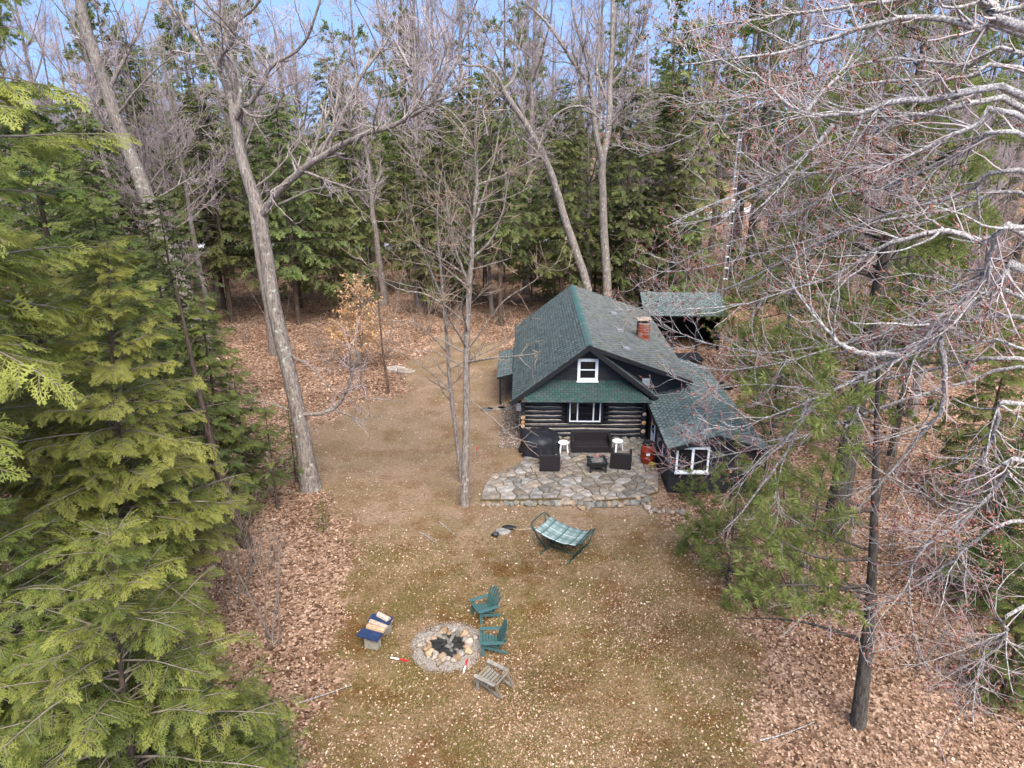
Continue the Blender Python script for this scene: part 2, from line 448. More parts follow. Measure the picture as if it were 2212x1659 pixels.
def buds(pr, tsel, size, per=1, jitter=.02):
    """little bud clusters: squat four-sided drops at shoot tips"""
    pts = pr[0][:, -1]; d = nrm(pr[0][:, -1] - pr[0][:, -2]); m = len(pts)
    sel = rng.uniform(0, 1, m) < tsel; pts = np.repeat(pts[sel], per, 0); d = np.repeat(d[sel], per, 0); m = len(pts)
    pts = pts + rng.normal(0, jitter, (m, 3)); d = nrm(d + rng.normal(0, .4, (m, 3)))
    s = rng.uniform(*size, m)[:, None]; ref = nrm(rng.normal(0, 1, (m, 3))); a = nrm(np.cross(d, ref)); b_ = np.cross(d, a)
    V = np.stack([pts - d * s * .5, pts + a * s * .45, pts + b_ * s * .45, pts - a * s * .45, pts - b_ * s * .45, pts + d * s * .9], 1)
    i = np.arange(m)[:, None, None] * 6
    F = (i + np.array([[0, 2, 1, 1], [0, 3, 2, 2], [0, 4, 3, 3], [0, 1, 4, 4], [5, 1, 2, 2], [5, 2, 3, 3], [5, 3, 4, 4], [5, 4, 1, 1]])[None])
    # two triangles make one kite so that every face keeps four corners
    F = (i + np.array([[0, 2, 5, 1], [0, 4, 5, 3], [0, 3, 5, 2], [0, 1, 5, 4]])[None]).reshape(-1, 4)
    return V.reshape(-1, 3), F, np.repeat(rng.uniform(0, 1, m), 6)

def tree(name, loc, label, cat='tree', group=None, rz=0.0):
    return empty(name, loc, rz, label, cat, group)

# ---- conifer sprays
def frond_template(nf, sub, wd, seed, droop=.25, curl=.1):
    r = random.Random(seed); q = []
    def rh(p, d, L, w_):
        px, py = -d[1], d[0]; k = .45
        pts = [(p[0], p[1]), (p[0] + d[0] * L * k + px * w_, p[1] + d[1] * L * k + py * w_), (p[0] + d[0] * L, p[1] + d[1] * L), (p[0] + d[0] * L * k - px * w_, p[1] + d[1] * L * k - py * w_)]
        tilt = r.uniform(-.5, .5) * w_; z0 = r.uniform(-.015, .015)
        for j, (x, y) in enumerate(pts):
            q.append((x, y, -droop * x * x - curl * abs(y) ** 1.5 * 2 + z0 + (tilt if j == 1 else -tilt if j == 3 else 0) - (.03 * L if j == 2 else 0)))
    rh((0, 0), (1, 0), .6, wd * .8); rh((.45, 0), (1, 0), .6, wd)
    for i in range(nf):
        s_ = .06 + .86 * i / (nf - 1)
        for side in (-1, 1):
            a = R(r.uniform(46, 62) - 18 * s_) * side; L = (.46 * (1 - s_) ** .8 + .10) * r.uniform(.75, 1.15)
            d = (math.cos(a), math.sin(a)); p = (s_ + r.uniform(-.02, .02), 0)
            rh(p, d, L, wd)
            for u in sub:
                if L > .16:
                    pp = (p[0] + d[0] * L * u, p[1] + d[1] * L * u)
                    for ss in (-1, 1):
                        aa = a + ss * R(r.uniform(35, 50)); rh(pp, (math.cos(aa), math.sin(aa)), L * (.5 - .3 * u) + .03, wd * .85)
    return np.array(q)
def place(tmpl, p, ax, up, s, tint, tvar):
    """copies of a flat spray: at p, pointing along ax, upper side towards up"""
    lat = nrm(np.cross(up, ax)); nn = np.cross(ax, lat)
    m = len(p); V = p[:, None] + s[:, None, None] * (tmpl[None, :, 0, None] * ax[:, None] + tmpl[None, :, 1, None] * lat[:, None] + tmpl[None, :, 2, None] * nn[:, None])
    k = len(tmpl)
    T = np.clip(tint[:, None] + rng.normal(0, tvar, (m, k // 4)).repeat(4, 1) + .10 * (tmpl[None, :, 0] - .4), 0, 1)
    return V.reshape(-1, 3), np.arange(m * k).reshape(-1, 4), T.reshape(-1)
FR_NEAR = [frond_template(7, (.38, .70), .0215, s, .34, .16) for s in (1, 2, 3)]
FR_MID = [frond_template(6, (.5,), .045, s, .25) for s in (4, 5)]
FR_FAR = [frond_template(4, (), .085, s, .28) for s in (6, 7)]
def hemlock_parts(H, base, Rad, nb, spacing, fsize, tmpls, tint0=.35, leader=(0, 0), shape=.85, tipyellow=.5, skip=0.0, rise=.15):
    """trunk, bough and needle meshes' arrays for one hemlock standing at the origin"""
    tr = smooth_line([(0, 0, -.2), (leader[0] * .15, leader[1] * .15, H * .35), (leader[0] * .5, leader[1] * .5, H * .7), (leader[0], leader[1], H)], 14)
    trad = np.linspace(max(.05, H * .013), .012, 14)
    z = base + (H - base) * (np.linspace(0, 1, nb) ** .92) * .985 + rng.uniform(-.12, .12, nb); z = np.clip(z, base * .8, H * .985)
    u = (z - base) / (H - base)
    az = np.arange(nb) * 2.39996 + rng.uniform(-.5, .5, nb)
    L = (Rad * (1 - u) ** shape * (0.75 + .25 * np.minimum(1, u * 5)) + .18) * rng.uniform(.62, 1.12, nb)
    f = z / H * 13; i = np.clip(f.astype(int), 0, 12); w_ = (f - i)[:, None]
    p = tr[i] * (1 - w_) + tr[i + 1] * w_; p[:, 2] = z
    el = rise + .55 * u ** 1.5 + rng.normal(0, .10, nb)
    d = np.stack([np.cos(az) * np.cos(el), np.sin(az) * np.cos(el), np.sin(el)], -1)
    B = walk(p, d, L, np.maximum(.010 * L, .008), np.full(nb, .004), 9, (0, 0, -.055), .05)
    acc = Acc()
    pts = B[0]; Lp = L
    # side shoots on the boughs so that the sprays fill a broad flat fan
    cnt = np.maximum((Lp / spacing).astype(int), 3)
    idx = np.repeat(np.arange(nb), cnt); m = len(idx)
    first = np.concatenate([[0], np.cumsum(cnt)[:-1]]); kk = np.arange(m) - first[idx]
    t = .14 + .84 * (kk + rng.uniform(0, .9, m)) / cnt[idx]
    t = np.clip(t, .05, .985); f = t * 8; i = np.clip(f.astype(int), 0, 7); w_ = (f - i)[:, None]
    pp = pts[idx, i] * (1 - w_) + pts[idx, i + 1] * w_; tan = nrm(pts[idx, i + 1] - pts[idx, i])
    lat = nrm(np.cross(tan, np.array([0, 0, 1.0]))); side = np.where(kk % 2 == 0, 1, -1)[:, None]
    a = np.radians(rng.uniform(38, 68, m))[:, None]
    ax = nrm(tan * np.cos(a) + lat * side * np.sin(a) + np.array([0, 0, -.18]) + rng.normal(0, .10, (m, 3)))
    sl_ = np.clip(.42 * Lp[idx] * (1 - t) ** .7 * np.minimum(1, .45 + t * 1.6), fsize * .55, fsize * 2.6)
    # terminal spray on every bough
    pp = np.concatenate([pp, pts[:, -2]]); ax = np.concatenate([ax, nrm(pts[:, -1] - pts[:, -2])]); sl_ = np.concatenate([sl_, np.full(nb, fsize)])
    tt = np.concatenate([t, np.ones(nb)]); uu = np.concatenate([u[idx], u]); bough_r = rng.normal(0, .10, nb); br = np.concatenate([bough_r[idx], bough_r])
    # long shoots get several sprays along them
    nseg = np.maximum(1, np.round(sl_ / (fsize * 1.05))).astype(int)
    id2 = np.repeat(np.arange(len(pp)), nseg); f2 = np.concatenate([[0], np.cumsum(nseg)[:-1]]); k2 = np.arange(len(id2)) - f2[id2]
    off = k2 / nseg[id2] * sl_[id2]
    P2 = pp[id2] + ax[id2] * off[:, None]; P2[:, 2] -= .10 * off ** 2
    A2 = nrm(ax[id2] + rng.normal(0, .13, (len(id2), 3)) * (k2 > 0)[:, None] + np.array([0, 0, -.10]) * (k2[:, None] * .6))
    upv = nrm(np.array([0, 0, 1.0]) + rng.normal(0, .42, (len(id2), 3)))
    sz = fsize * rng.uniform(.8, 1.25, len(id2)) * (1.0 + .25 * (nseg[id2] > 1))
    outer = (tt[id2] * .6 + (k2 + 1) / nseg[id2] * .4)
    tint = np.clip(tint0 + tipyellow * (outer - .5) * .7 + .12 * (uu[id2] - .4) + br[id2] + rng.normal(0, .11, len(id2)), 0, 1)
    keep = rng.uniform(0, 1, len(id2)) > skip
    P2, A2, upv, sz, tint = P2[keep], A2[keep], upv[keep], sz[keep], tint[keep]
    which = rng.integers(0, len(tmpls), len(P2))
    for j, tm in enumerate(tmpls):
        s_ = which == j
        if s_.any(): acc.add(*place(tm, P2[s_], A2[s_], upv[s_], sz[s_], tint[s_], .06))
    shoots = walk(pp, ax, sl_, np.full(len(pp), .006), np.full(len(pp), .003), 3, (0, 0, -.08), .02)
    return tr, trad, B, shoots, acc
def hemlock_meshes(tag_, mat, far=False, **kw):
    tr, trad, B, sh, acc = hemlock_parts(**kw)
    t = Acc().add(*tubes(tr[None], trad[None], 7 if far else 10))
    br = Acc().tubes(B, 3 if far else 5)
    if not far: br.tubes(sh, 3)
    return t.mesh('trunk_' + tag_, M['bark_hem'], True), br.mesh('branches_' + tag_, M['twig_hem']), acc.mesh('crown_' + tag_, mat)
def put_conifer(ms, name, loc, label, cat='tree', group=None, rz=0.0, s=1.0):
    e = tree(name, loc, label, cat, group, rz); e.scale = (s, s, s)
    link('trunk', ms[0], e); tag(link('branches', ms[1], e), kind='stuff'); link('crown', ms[2], e)
    return e

# ---- pine tufts
def tuft_template(nn_, seed, wd=.05, spread=70):
    r = random.Random(seed); q = []
    for i in range(nn_):
        a = r.uniform(0, 6.283); th = R(r.uniform(12, spread)); d = Vector((math.cos(th), math.sin(th) * math.cos(a), math.sin(th) * math.sin(a)))
        p = Vector((r.uniform(-.55, .1), 0, 0)); s_ = d.cross(Vector((r.uniform(-1, 1), r.uniform(-1, 1), r.uniform(-1, 1)))).normalized() * wd; L = r.uniform(.75, 1.05)
        d2 = d + Vector((0, 0, -.12))
        for v in (p, p + d * L * .5 + s_, p + d2 * L, p + d * L * .5 - s_): q.append(tuple(v))
    return np.array(q)
TF = [tuft_template(16, s) for s in (1, 2, 3)]
TF_FAR = [tuft_template(7, s, .14) for s in (4, 5)]
def pine_boughs(B, spacing, tsize, tmpls, tint0, t0=.35, spread=.9, nsh=None):
    """side shoots and needle tufts on the bough polylines B"""
    sh = spawn(B[0], B[1], 1 / spacing, t0, (35, 65), (.35 * spread, 1.0 * spread), (0, 0, .03), .06, 4, .5, .004, .3)
    sh2 = spawn(sh[0], sh[1], 2.2 / spacing * .5, .25, (30, 60), (.18, .45), (0, 0, .05), .06, 3, .6, .003, .3)
    P_, D_ = [], []
    for pr, step in ((sh, 1), (sh2, 1), (B, 0)):
        if pr is None: continue
        a = pr[0]
        ks = [a.shape[1] - 1] if step == 0 else range(1, a.shape[1])
        for k in ks:
            P_.append(a[:, k]); D_.append(nrm(a[:, k] - a[:, k - 1]))
    P_ = np.concatenate(P_); D_ = np.concatenate(D_); m = len(P_)
    D_ = nrm(D_ + rng.normal(0, .15, (m, 3)) + np.array([0, 0, .12]))
    acc = Acc(); which = rng.integers(0, len(tmpls), m); ti = np.clip(tint0 + rng.normal(0, .16, m), 0, 1); sz = tsize * rng.uniform(.75, 1.2, m)
    up = nrm(rng.normal(0, 1, (m, 3)))
    for j, tm in enumerate(tmpls):
        s_ = which == j; acc.add(*place(tm, P_[s_], D_[s_], up[s_], sz[s_], ti[s_], .08))
    return sh, sh2, acc
def pine_meshes(tag_, H, base, Rad, nb, spacing, tsize, tmpls, tint0=.5, far=True, trad0=None, keep=None, lean=(0, 0), shape=.8):
    tr = smooth_line([(0, 0, -.2), (lean[0] * .3, lean[1] * .3, H * .4), (lean[0], lean[1], H)], 14); trad = np.linspace(trad0 or H * .014, .03, 14)
    z = base + (H - base) * np.sort(rng.uniform(0, 1, nb)) * .98; z[0] = base; u = (z - base) / (H - base)
    az = rng.uniform(0, 6.283, nb) if keep is None else rng.uniform(keep[0], keep[1], nb)
    L = (Rad * (1 - u) ** shape + .5) * rng.uniform(.55, 1.1, nb) * np.minimum(1, .7 + u * 2)
    f = np.clip(z / H * 13, 0, 12.99); i = f.astype(int); w_ = (f - i)[:, None]; p = tr[i] * (1 - w_) + tr[i + 1] * w_
    el = rng.uniform(-.12, .22, nb) + .5 * u
    d = np.stack([np.cos(az) * np.cos(el), np.sin(az) * np.cos(el), np.sin(el)], -1)
    B = walk(p, d, L, np.maximum(.014 * L, .012), np.full(nb, .006), 9, (0, 0, .012), .07)
    sh, sh2, acc = pine_boughs(B, spacing, tsize, tmpls, tint0, spread=max(.8, Rad * .33))
    t = Acc().add(*tubes(tr[None], trad[None], 8 if far else 14)); br = Acc().tubes(B, 4 if far else 6).tubes(sh, 3)
    return t.mesh('trunk_' + tag_, M['bark_pine'], True), br.mesh('branches_' + tag_, M['bark_pine']), acc.mesh('crown_' + tag_, M['pine'])

# ---- bare broadleaf trees
def bare_tree(tag_, H, fork, r0, lean=(0, 0), seed_limbs=5, twig=1.0, barkm='bark_far', twigm='twig_far', spread=.5, budm=None, sides=8):
    top = H * .93
    tr = smooth_line([(0, 0, -.2), (lean[0] * .25 + .1, lean[1] * .3, fork * .6), (lean[0] * .5, lean[1] * .5, fork), (lean[0] * .8, lean[1] * .8, (fork + top) / 2), (lean[0], lean[1], top)], 18, .04)
    trunk = (tr[None], np.linspace(r0, .035, 18)[None] * (1 + .35 * np.exp(-np.linspace(0, 18, 18)))[None])
    m = seed_limbs; t = rng.uniform(fork / H, .8, m); f = t * 17; i = f.astype(int); p = tr[i]; az = np.arange(m) * 2.4 + rng.uniform(-.6, .6, m); el = np.radians(rng.uniform(28, 62, m))
    d = np.stack([np.cos(az) * np.cos(el), np.sin(az) * np.cos(el), np.sin(el)], -1)
    L1 = walk(p, d, H * spread * (1.15 - t) * rng.uniform(.7, 1.2, m), r0 * .55 * (1.1 - t), np.full(m, .018), 12, (0, 0, .035), .10)
    a = Acc().tubes(trunk, sides).tubes(L1, 6)
    b_ = Acc()
    l2 = spawn(L1[0], L1[1], .8, .18, (28, 58), (1.6, 3.6), (0, 0, .04), .11, 8, .55, .012, .4, up=.4)
    l2b = spawn(trunk[0], trunk[1], .7, fork / H * .8, (35, 65), (1.2, 3.2), (0, 0, .04), .11, 8, .3, .012, .5, up=.3)
    L2 = (np.concatenate([l2[0], l2b[0]]), np.concatenate([l2[1], l2b[1]]))
    L3 = spawn(L2[0], L2[1], 2.4 * twig, .12, (25, 60), (.6, 1.7), (0, 0, .05), .12, 5, .55, .013, .4, up=.3)
    L4 = spawn(L3[0], L3[1], 2.6 * twig, .15, (25, 60), (.3, .8), (0, 0, .05), .10, 3, .6, .011, .3)
    b_.tubes(L2, 4).tubes(L3, 3).tubes(L4, 3)
    out = [a.mesh('trunk_' + tag_, M[barkm], True), b_.mesh('crown_' + tag_, M[twigm])]
    if budm: 
        c = Acc().add(*buds(L4, .7, (.03, .06))); out.append(c.mesh('buds_' + tag_, M['bud']))
    return out
def put_bare(ms, name, loc, label, cat='tree', group=None, rz=0.0, s=1.0):
    e = tree(name, loc, label, cat, group, rz); e.scale = (s, s, s)
    link('trunk', ms[0], e); link('crown', ms[1], e)
    if len(ms) > 2: link('buds', ms[2], e)
    return e

# ------------------------------------------------------------------ ground
LAWN = [G(*p)[:2] for p in ((655, 1800), (690, 1500), (705, 1380), (750, 1260), (795, 1165), (735, 1085), (668, 1000), (650, 925), (740, 890), (862, 850),
                            (900, 770), (960, 722), (1090, 740), (1125, 870), (1150, 990), (1400, 1000), (1440, 1100), (1490, 1160), (1530, 1260), (1610, 1400), (1660, 1520), (1660, 1800))]
def lawn_sd(x, y):
    """signed distance to the edge of the swept lawn, positive inside"""
    x = np.asarray(x, float); y = np.asarray(y, float)
    d = np.full(x.shape, 1e9); ins = np.zeros(x.shape, bool)
    for i in range(len(LAWN)):
        ax, ay = LAWN[i]; bx, by = LAWN[(i + 1) % len(LAWN)]
        ex, ey = bx - ax, by - ay
        t = np.clip(((x - ax) * ex + (y - ay) * ey) / (ex * ex + ey * ey), 0, 1)
        d = np.minimum(d, np.hypot(x - ax - t * ex, y - ay - t * ey))
        c = ((ay > y) != (by > y)) & (x < (bx - ax) * (y - ay) / (by - ay + 1e-12) + ax)
        ins ^= c
    wob = .35 * np.sin(x * 1.3 + y * .7) + .25 * np.sin(x * 2.7 - y * 1.9 + 1) + .15 * np.sin(x * 5.1 + y * 4.3)
    return np.where(ins, d, -d) + wob * .9
def grid(xs, ys):
    X, Y = np.meshgrid(xs, ys); Z = terrain(X, Y)
    V = np.stack([X, Y, Z], -1).reshape(-1, 3); nx, ny = len(xs), len(ys)
    i = np.arange((nx - 1) * (ny - 1)); r, c = i // (nx - 1), i % (nx - 1); a = r * nx + c
    return V, np.stack([a, a + 1, a + nx + 1, a + nx], -1)
def graded(lo, hi, step, ext, n):
    core = np.arange(lo, hi + step, step)
    g = np.cumsum(np.geomspace(step * 1.3, ext * .2, n)); 
    return np.concatenate([(lo - g)[::-1], core, hi + step + g])
xs = graded(-16, 16, .25, 400, 26); ys = np.concatenate([[-60, -30, -10, 0], np.arange(6, 45, .25), 45 + np.cumsum(np.geomspace(.35, 160, 30))])
V, F = grid(xs, ys)
sd_ = lawn_sd(V[:, 0], V[:, 1])
gm, n, b = new_mat('woodland_floor')
co = coords(n)
at = n.nodes.new('ShaderNodeAttribute'); at.attribute_name = 'tint'
jit = noise(n, co, 2.2, 6, .75)
add = nd(n, 'ShaderNodeMath', operation='ADD'); n.links.new(at.outputs['Fac'], add.inputs[0])
sc_ = nd(n, 'ShaderNodeMath', operation='MULTIPLY_ADD'); n.links.new(jit, sc_.inputs[0]); sc_.inputs[1].default_value = .9; sc_.inputs[2].default_value = -.45
n.links.new(sc_.outputs[0], add.inputs[1])
lawnf = ramp(n, add.outputs[0], [(.44, (0, 0, 0, 1)), (.56, (1, 1, 1, 1))])
# swept ground: bare soil, dry turf and moss
soil = ramp(n, noise(n, co, 9, 8, .75), [(.3, srgb(92, 74, 60)), (.5, srgb(130, 108, 89)), (.7, srgb(160, 136, 115))])
turf = ramp(n, noise(n, co, 26, 6, .8), [(.28, srgb(62, 48, 32)), (.5, srgb(120, 97, 70)), (.72, srgb(172, 148, 114))])
patch = ramp(n, noise(n, co, .45, 5, .65), [(.46, (0, 0, 0, 1)), (.58, (1, 1, 1, 1))])
sep = n.nodes.new('ShaderNodeSeparateXYZ'); n.links.new(co, sep.inputs[0])
near = nd(n, 'ShaderNodeMapRange'); n.links.new(sep.outputs[1], near.inputs[0])
near.inputs[1].default_value = 18; near.inputs[2].default_value = 22.5; near.inputs[3].default_value = .92; near.inputs[4].default_value = .12
pf = nd(n, 'ShaderNodeMath', operation='MAXIMUM'); n.links.new(near.outputs[0], pf.inputs[0])
pm_ = nd(n, 'ShaderNodeMath', operation='MULTIPLY'); n.links.new(patch, pm_.inputs[0]); pm_.inputs[1].default_value = .5; n.links.new(pm_.outputs[0], pf.inputs[1])
lawnc = mixc(n, pf.outputs[0], soil, turf)
moss = ramp(n, noise(n, co, .55, 6, .7), [(.44, (0, 0, 0, 1)), (.56, (1, 1, 1, 1))])
mossf = mixc(n, moss, (0, 0, 0, 1), ramp(n, noise(n, co, 14, 5, .7), [(.3, (.25, .25, .25, 1)), (.65, (.9, .9, .9, 1))]))
def near_only(c, lo):
    mm = nd(n, 'ShaderNodeMapRange'); n.links.new(sep.outputs[1], mm.inputs[0])
    mm.inputs[1].default_value = 19.5; mm.inputs[2].default_value = 23.5; mm.inputs[3].default_value = 1.0; mm.inputs[4].default_value = lo
    return mixc(n, 1.0, c, mm.outputs[0], 'MULTIPLY')
lawnc = mixc(n, near_only(mossf, .42), lawnc, srgb(76, 70, 24))
dk = ramp(n, noise(n, co, .8, 5, .7), [(.50, (0, 0, 0, 1)), (.62, (.8, .8, .8, 1))])
lawnc = mixc(n, near_only(dk, .5), lawnc, srgb(92, 60, 30))
# leaf litter: every cell one leaf
vo = nd(n, 'ShaderNodeTexVoronoi', Scale=11.0); n.links.new(co, vo.inputs['Vector'])
sepc = n.nodes.new('ShaderNodeSeparateColor'); n.links.new(vo.outputs['Color'], sepc.inputs[0])
leafc = ramp(n, sepc.outputs[0], [(0, srgb(76, 55, 42)), (.35, srgb(118, 90, 71)), (.7, srgb(152, 122, 100)), (1, srgb(186, 156, 134))])
big = ramp(n, noise(n, co, .35, 5, .7), [(.38, (.55, .50, .46, 1)), (.62, (1, 1, 1, 1))])
leafc = mixc(n, 1.0, leafc, big, 'MULTIPLY')
n.links.new(mixc(n, lawnf, leafc, lawnc), b.inputs['Base Color'])
b.inputs['Roughness'].default_value = .95; b.inputs['Specular IOR Level'].default_value = .1
hb = nd(n, 'ShaderNodeMath', operation='ADD'); n.links.new(vo.outputs['Distance'], hb.inputs[0]); n.links.new(noise(n, co, 22, 8, .8), hb.inputs[1])
bump(n, b, hb.outputs[0], .8, .05)
ground = link('ground', np_mesh('ground', V, F, gm, True, np.clip(sd_ * .33 + .5, 0, 1)))
tag(ground, 'brown leaf strewn forest floor with swept dirt lawn', None, None, 'structure')

def leaves(N, pos, size, tints, flat=.35, lift=.012):
    """bent four-cornered leaves lying at pos (N,3)"""
    a = rng.uniform(0, 6.283, N); s = rng.uniform(*size, N); asp = rng.uniform(.5, .9, N)
    u = np.stack([np.cos(a), np.sin(a), rng.normal(0, flat, N) * .8], -1); v = np.stack([-np.sin(a), np.cos(a), rng.normal(0, flat, N)], -1)
    u *= s[:, None]; v *= (s * asp)[:, None]
    cup = np.zeros((N, 3)); cup[:, 2] = s * rng.uniform(-.05, .25, N)
    P4 = np.stack([pos - u * .5, pos + v * .5 + cup, pos + u * .5, pos - v * .5 + cup], 1)
    zmin = P4[:, :, 2].min(1) - pos[:, 2]
    P4[:, :, 2] += (lift - zmin)[:, None] * .8
    return P4.reshape(-1, 3), np.arange(N * 4).reshape(N, 4), np.repeat(tints, 4)
def scatter(N, y0, y1, keep, power=1.0):
    out = []; tot = 0
    while tot < N:
        y = y0 + (y1 - y0) * rng.uniform(0, 1, N) ** power
        x = rng.uniform(-1, 1, N) * (y * .80 + 3)
        k = rng.uniform(0, 1, N) < keep(x, y)
        out.append(np.stack([x[k], y[k]], -1)); tot += k.sum()
    p = np.concatenate(out)[:N]
    return np.concatenate([p, terrain(p[:, 0], p[:, 1])[:, None]], 1)
def in_cabin(x, y):
    return ((x > .3) & (x < 6.4) & (y > 24.3) & (y < 41.5)) | ((x > 5.9) & (x < 9.7) & (y > 24.6) & (y < 35))
def litter_keep(x, y):
    return np.where(in_cabin(x, y), 0, sstep(.75, -.55, lawn_sd(x, y)))
p = scatter(105000, 9.5, 36, litter_keep)
v1, f1, t1 = leaves(len(p), p, (.042, .10), np.clip(rng.beta(2.2, 2.2, len(p)) * .95 + rng.uniform(-.1, .1, len(p)), 0, .97))
p2 = scatter(40000, 34, 80, litter_keep)
v2, f2, t2 = leaves(len(p2), p2, (.08, .17), rng.beta(2, 2.2, len(p2)) * .95, .5)
lit = link('leaf_litter', np_mesh('leaf_litter', np.concatenate([v1, v2]), np.concatenate([f1, f2 + len(v1)]), M['litter'], False, np.concatenate([t1, t2])))
tag(lit, 'carpet of fallen brown leaves under the trees', None, None, 'stuff')
def lawn_keep(x, y):
    c = .5 + .5 * np.sin(x * 1.1 + 2) * np.sin(y * .9 + x * .4)
    return np.where(in_cabin(x, y), 0, sstep(-.2, .3, lawn_sd(x, y)) * (.12 + .88 * c ** 2) * np.where(y > 22, .6, 1))
p = scatter(4200, 10, 40, lawn_keep)
v1, f1, t1 = leaves(len(p), p, (.03, .085), np.clip(rng.normal(.72, .25, len(p)), .1, 1), .3)
lit2 = link('scattered_leaves', np_mesh('scattered_leaves', v1, f1, M['litter'], False, t1))
pf_ = scatter(26000, 9.8, 36, lambda x, y: np.where(in_cabin(x, y), 0, sstep(-.5, .3, lawn_sd(x, y)) * (.06 + .94 * (.5 + .5 * np.sin(x * .7 + 1.7 + .6 * np.sin(y * .9)) * np.sin(y * .55 + x * .3 + .4)) ** 1.5) * np.where(y > 21.5, .5, 1) * np.where(x > -1, 1.0, .55)))
v9, f9, t9 = leaves(len(pf_), pf_, (.018, .065), np.clip(rng.normal(.55, .2, len(pf_)), .05, .95), .35)
bits = link('leaf_fragments', np_mesh('leaf_fragments', v9, f9, M['litter'], False, t9))
lp_ = np.stack([rng.uniform(-.9, 5.9, 240), rng.uniform(24.4, 28.6, 240), np.full(240, .145)], -1); lp_ = lp_[(lp_[:, 0] > .3) | (lp_[:, 1] < 26)]
v8, f8, t8 = leaves(len(lp_), lp_, (.04, .09), np.clip(rng.normal(.65, .2, len(lp_)), .1, 1), .3)
tag(link('patio_leaves', np_mesh('patio_leaves', v8, f8, M['litter'], False, t8)), 'dry leaves strewn over the flagstones', None, None, 'stuff')
tag(bits, 'crumbled tan leaf fragments drifted over the lawn', None, None, 'stuff')
tag(lit2, 'pale dry leaves scattered over the brown lawn', None, None, 'stuff')
def turf_keep(x, y):
    c = .5 + .5 * np.sin(x * .8 + 1) * np.sin(y * 1.3 + .5 * x)
    return np.where(in_cabin(x, y), 0, sstep(0, .5, lawn_sd(x, y)) * (.3 + .7 * c) * np.where(y > 21.5, .15, 1))
p = scatter(60000, 10, 30, turf_keep)
N = len(p); a = rng.uniform(0, 6.283, N); h = rng.uniform(.025, .075, N); wd = rng.uniform(.006, .012, N)
lean = rng.uniform(.3, 1.6, N) * h
d2 = np.stack([np.cos(a), np.sin(a), np.zeros(N)], -1); s2 = np.stack([-np.sin(a), np.cos(a), np.zeros(N)], -1)
p[:, 2] += .002
top = p + d2 * lean[:, None]; top[:, 2] += h; mid = p + d2 * (lean * .4)[:, None]; mid[:, 2] += h * .55
q = np.stack([p - s2 * wd[:, None], p + s2 * wd[:, None], mid + s2 * wd[:, None] * .8, top], 1).reshape(-1, 3)
tt = np.clip(.5 + .35 * np.sin(p[:, 0] * .9 + 1.2) * np.sin(p[:, 1] * 1.2) + rng.normal(0, .2, N), 0, 1)
gr = link('dry_grass', np_mesh('dry_grass', q, np.arange(N * 4).reshape(N, 4), M['grass'], False, np.repeat(tt, 4)))
tag(gr, 'thin dry grass and moss over the brown lawn', None, None, 'stuff')

# pale road seen between the trunks
rp = [(-70, 92), (-45, 86), (-20, 83), (0, 86), (16, 92), (34, 99)]
V = []; 
for i, (x, y) in enumerate(rp):
    for k, o in enumerate((-2.4, -.8, .8, 2.4)): V.append((x, y + o, tz(x, y + o) + .08 + .03 * (k in (1, 2))))
F = [(i * 4 + k, (i + 1) * 4 + k, (i + 1) * 4 + k + 1, i * 4 + k + 1) for i in range(len(rp) - 1) for k in range(3)]
M['road'] = pm('pale_gravel_road', srgb(170, 164, 160), srgb(214, 210, 208), .8, .9, .3)
rd = link('road', np_mesh('road', np.array(V), np.array(F)[:, ::-1], M['road']))
tag(rd, 'pale gravel road showing between the trunks behind the cabin', None, None, 'structure')

# ------------------------------------------------------------------ log cabin
CX, CY = 0.4, 29.85
cabin = empty('log_cabin', (CX, CY, 0), -R(1.0), 'black log cabin with green shingled roof behind the stone patio', 'cabin')
W, D = 5.8, 11.3
RX, RZ, SL, SH = 2.95, 4.62, .773, .352         # ridge, steep and shallow roof pitch
def zl(x): return RZ - abs(RX - x) * SL
def zs(x): return RZ - (x - RX) * SH
core = MB().box(.06, W - .06, .10, D, .12, 2.0)
core.add([(.1, .12, 2.0), (W - .1, .12, 2.0), (RX, .12, RZ - .12), (.1, D, 2.0), (W - .1, D, 2.0), (RX, D, RZ - .12)], [(0, 1, 2), (5, 4, 3), (0, 3, 4, 1), (1, 4, 5, 2), (2, 5, 3, 0)])
wall = core.build('wall', M['trim'], cabin)
rows = 9; z0 = .20; st = .212
def log_mesh(L, r, seed):
    rr = random.Random(seed); n = 10; k = max(4, int(L / .5)); ph = rr.uniform(0, 6)
    pts = [(L * i / (k - 1), .012 * math.sin(i * 1.3 + ph), .014 * math.sin(i * .9 + ph * 2)) for i in range(k)]
    rs = [r * (1 + .05 * math.sin(i * .8 + ph)) for i in range(k)]
    return MB().tube(pts, rs, n).mesh('log', M['log'], True)
for i in range(rows):
    z = z0 + st * i; r = .108 + .012 * math.sin(i * 2.1) + (.02 if i < 2 else 0)
    spans = [(-.02, W - .12)] if z < .80 else [(-.02, 2.02), (3.78, W - .12)]
    for (a, b_) in spans:
        link('log', log_mesh(b_ - a, r, i * 3 + int(a)), wall, (a, .02, z))
        if i < rows - 1 or True:
            k = 7; pts = [(a + .18 + (b_ - a - .36) * j / (k - 1), -.068 + .004 * math.sin(j * 2 + i), z + st / 2 + .012 * math.sin(j * 1.7 + i * 2.3)) for j in range(k)]
            MB().tube(pts, [.025 + .006 * math.sin(j * 2.2 + i) for j in range(k)], 6).build('chinking', M['chink'], wall, smooth=True)
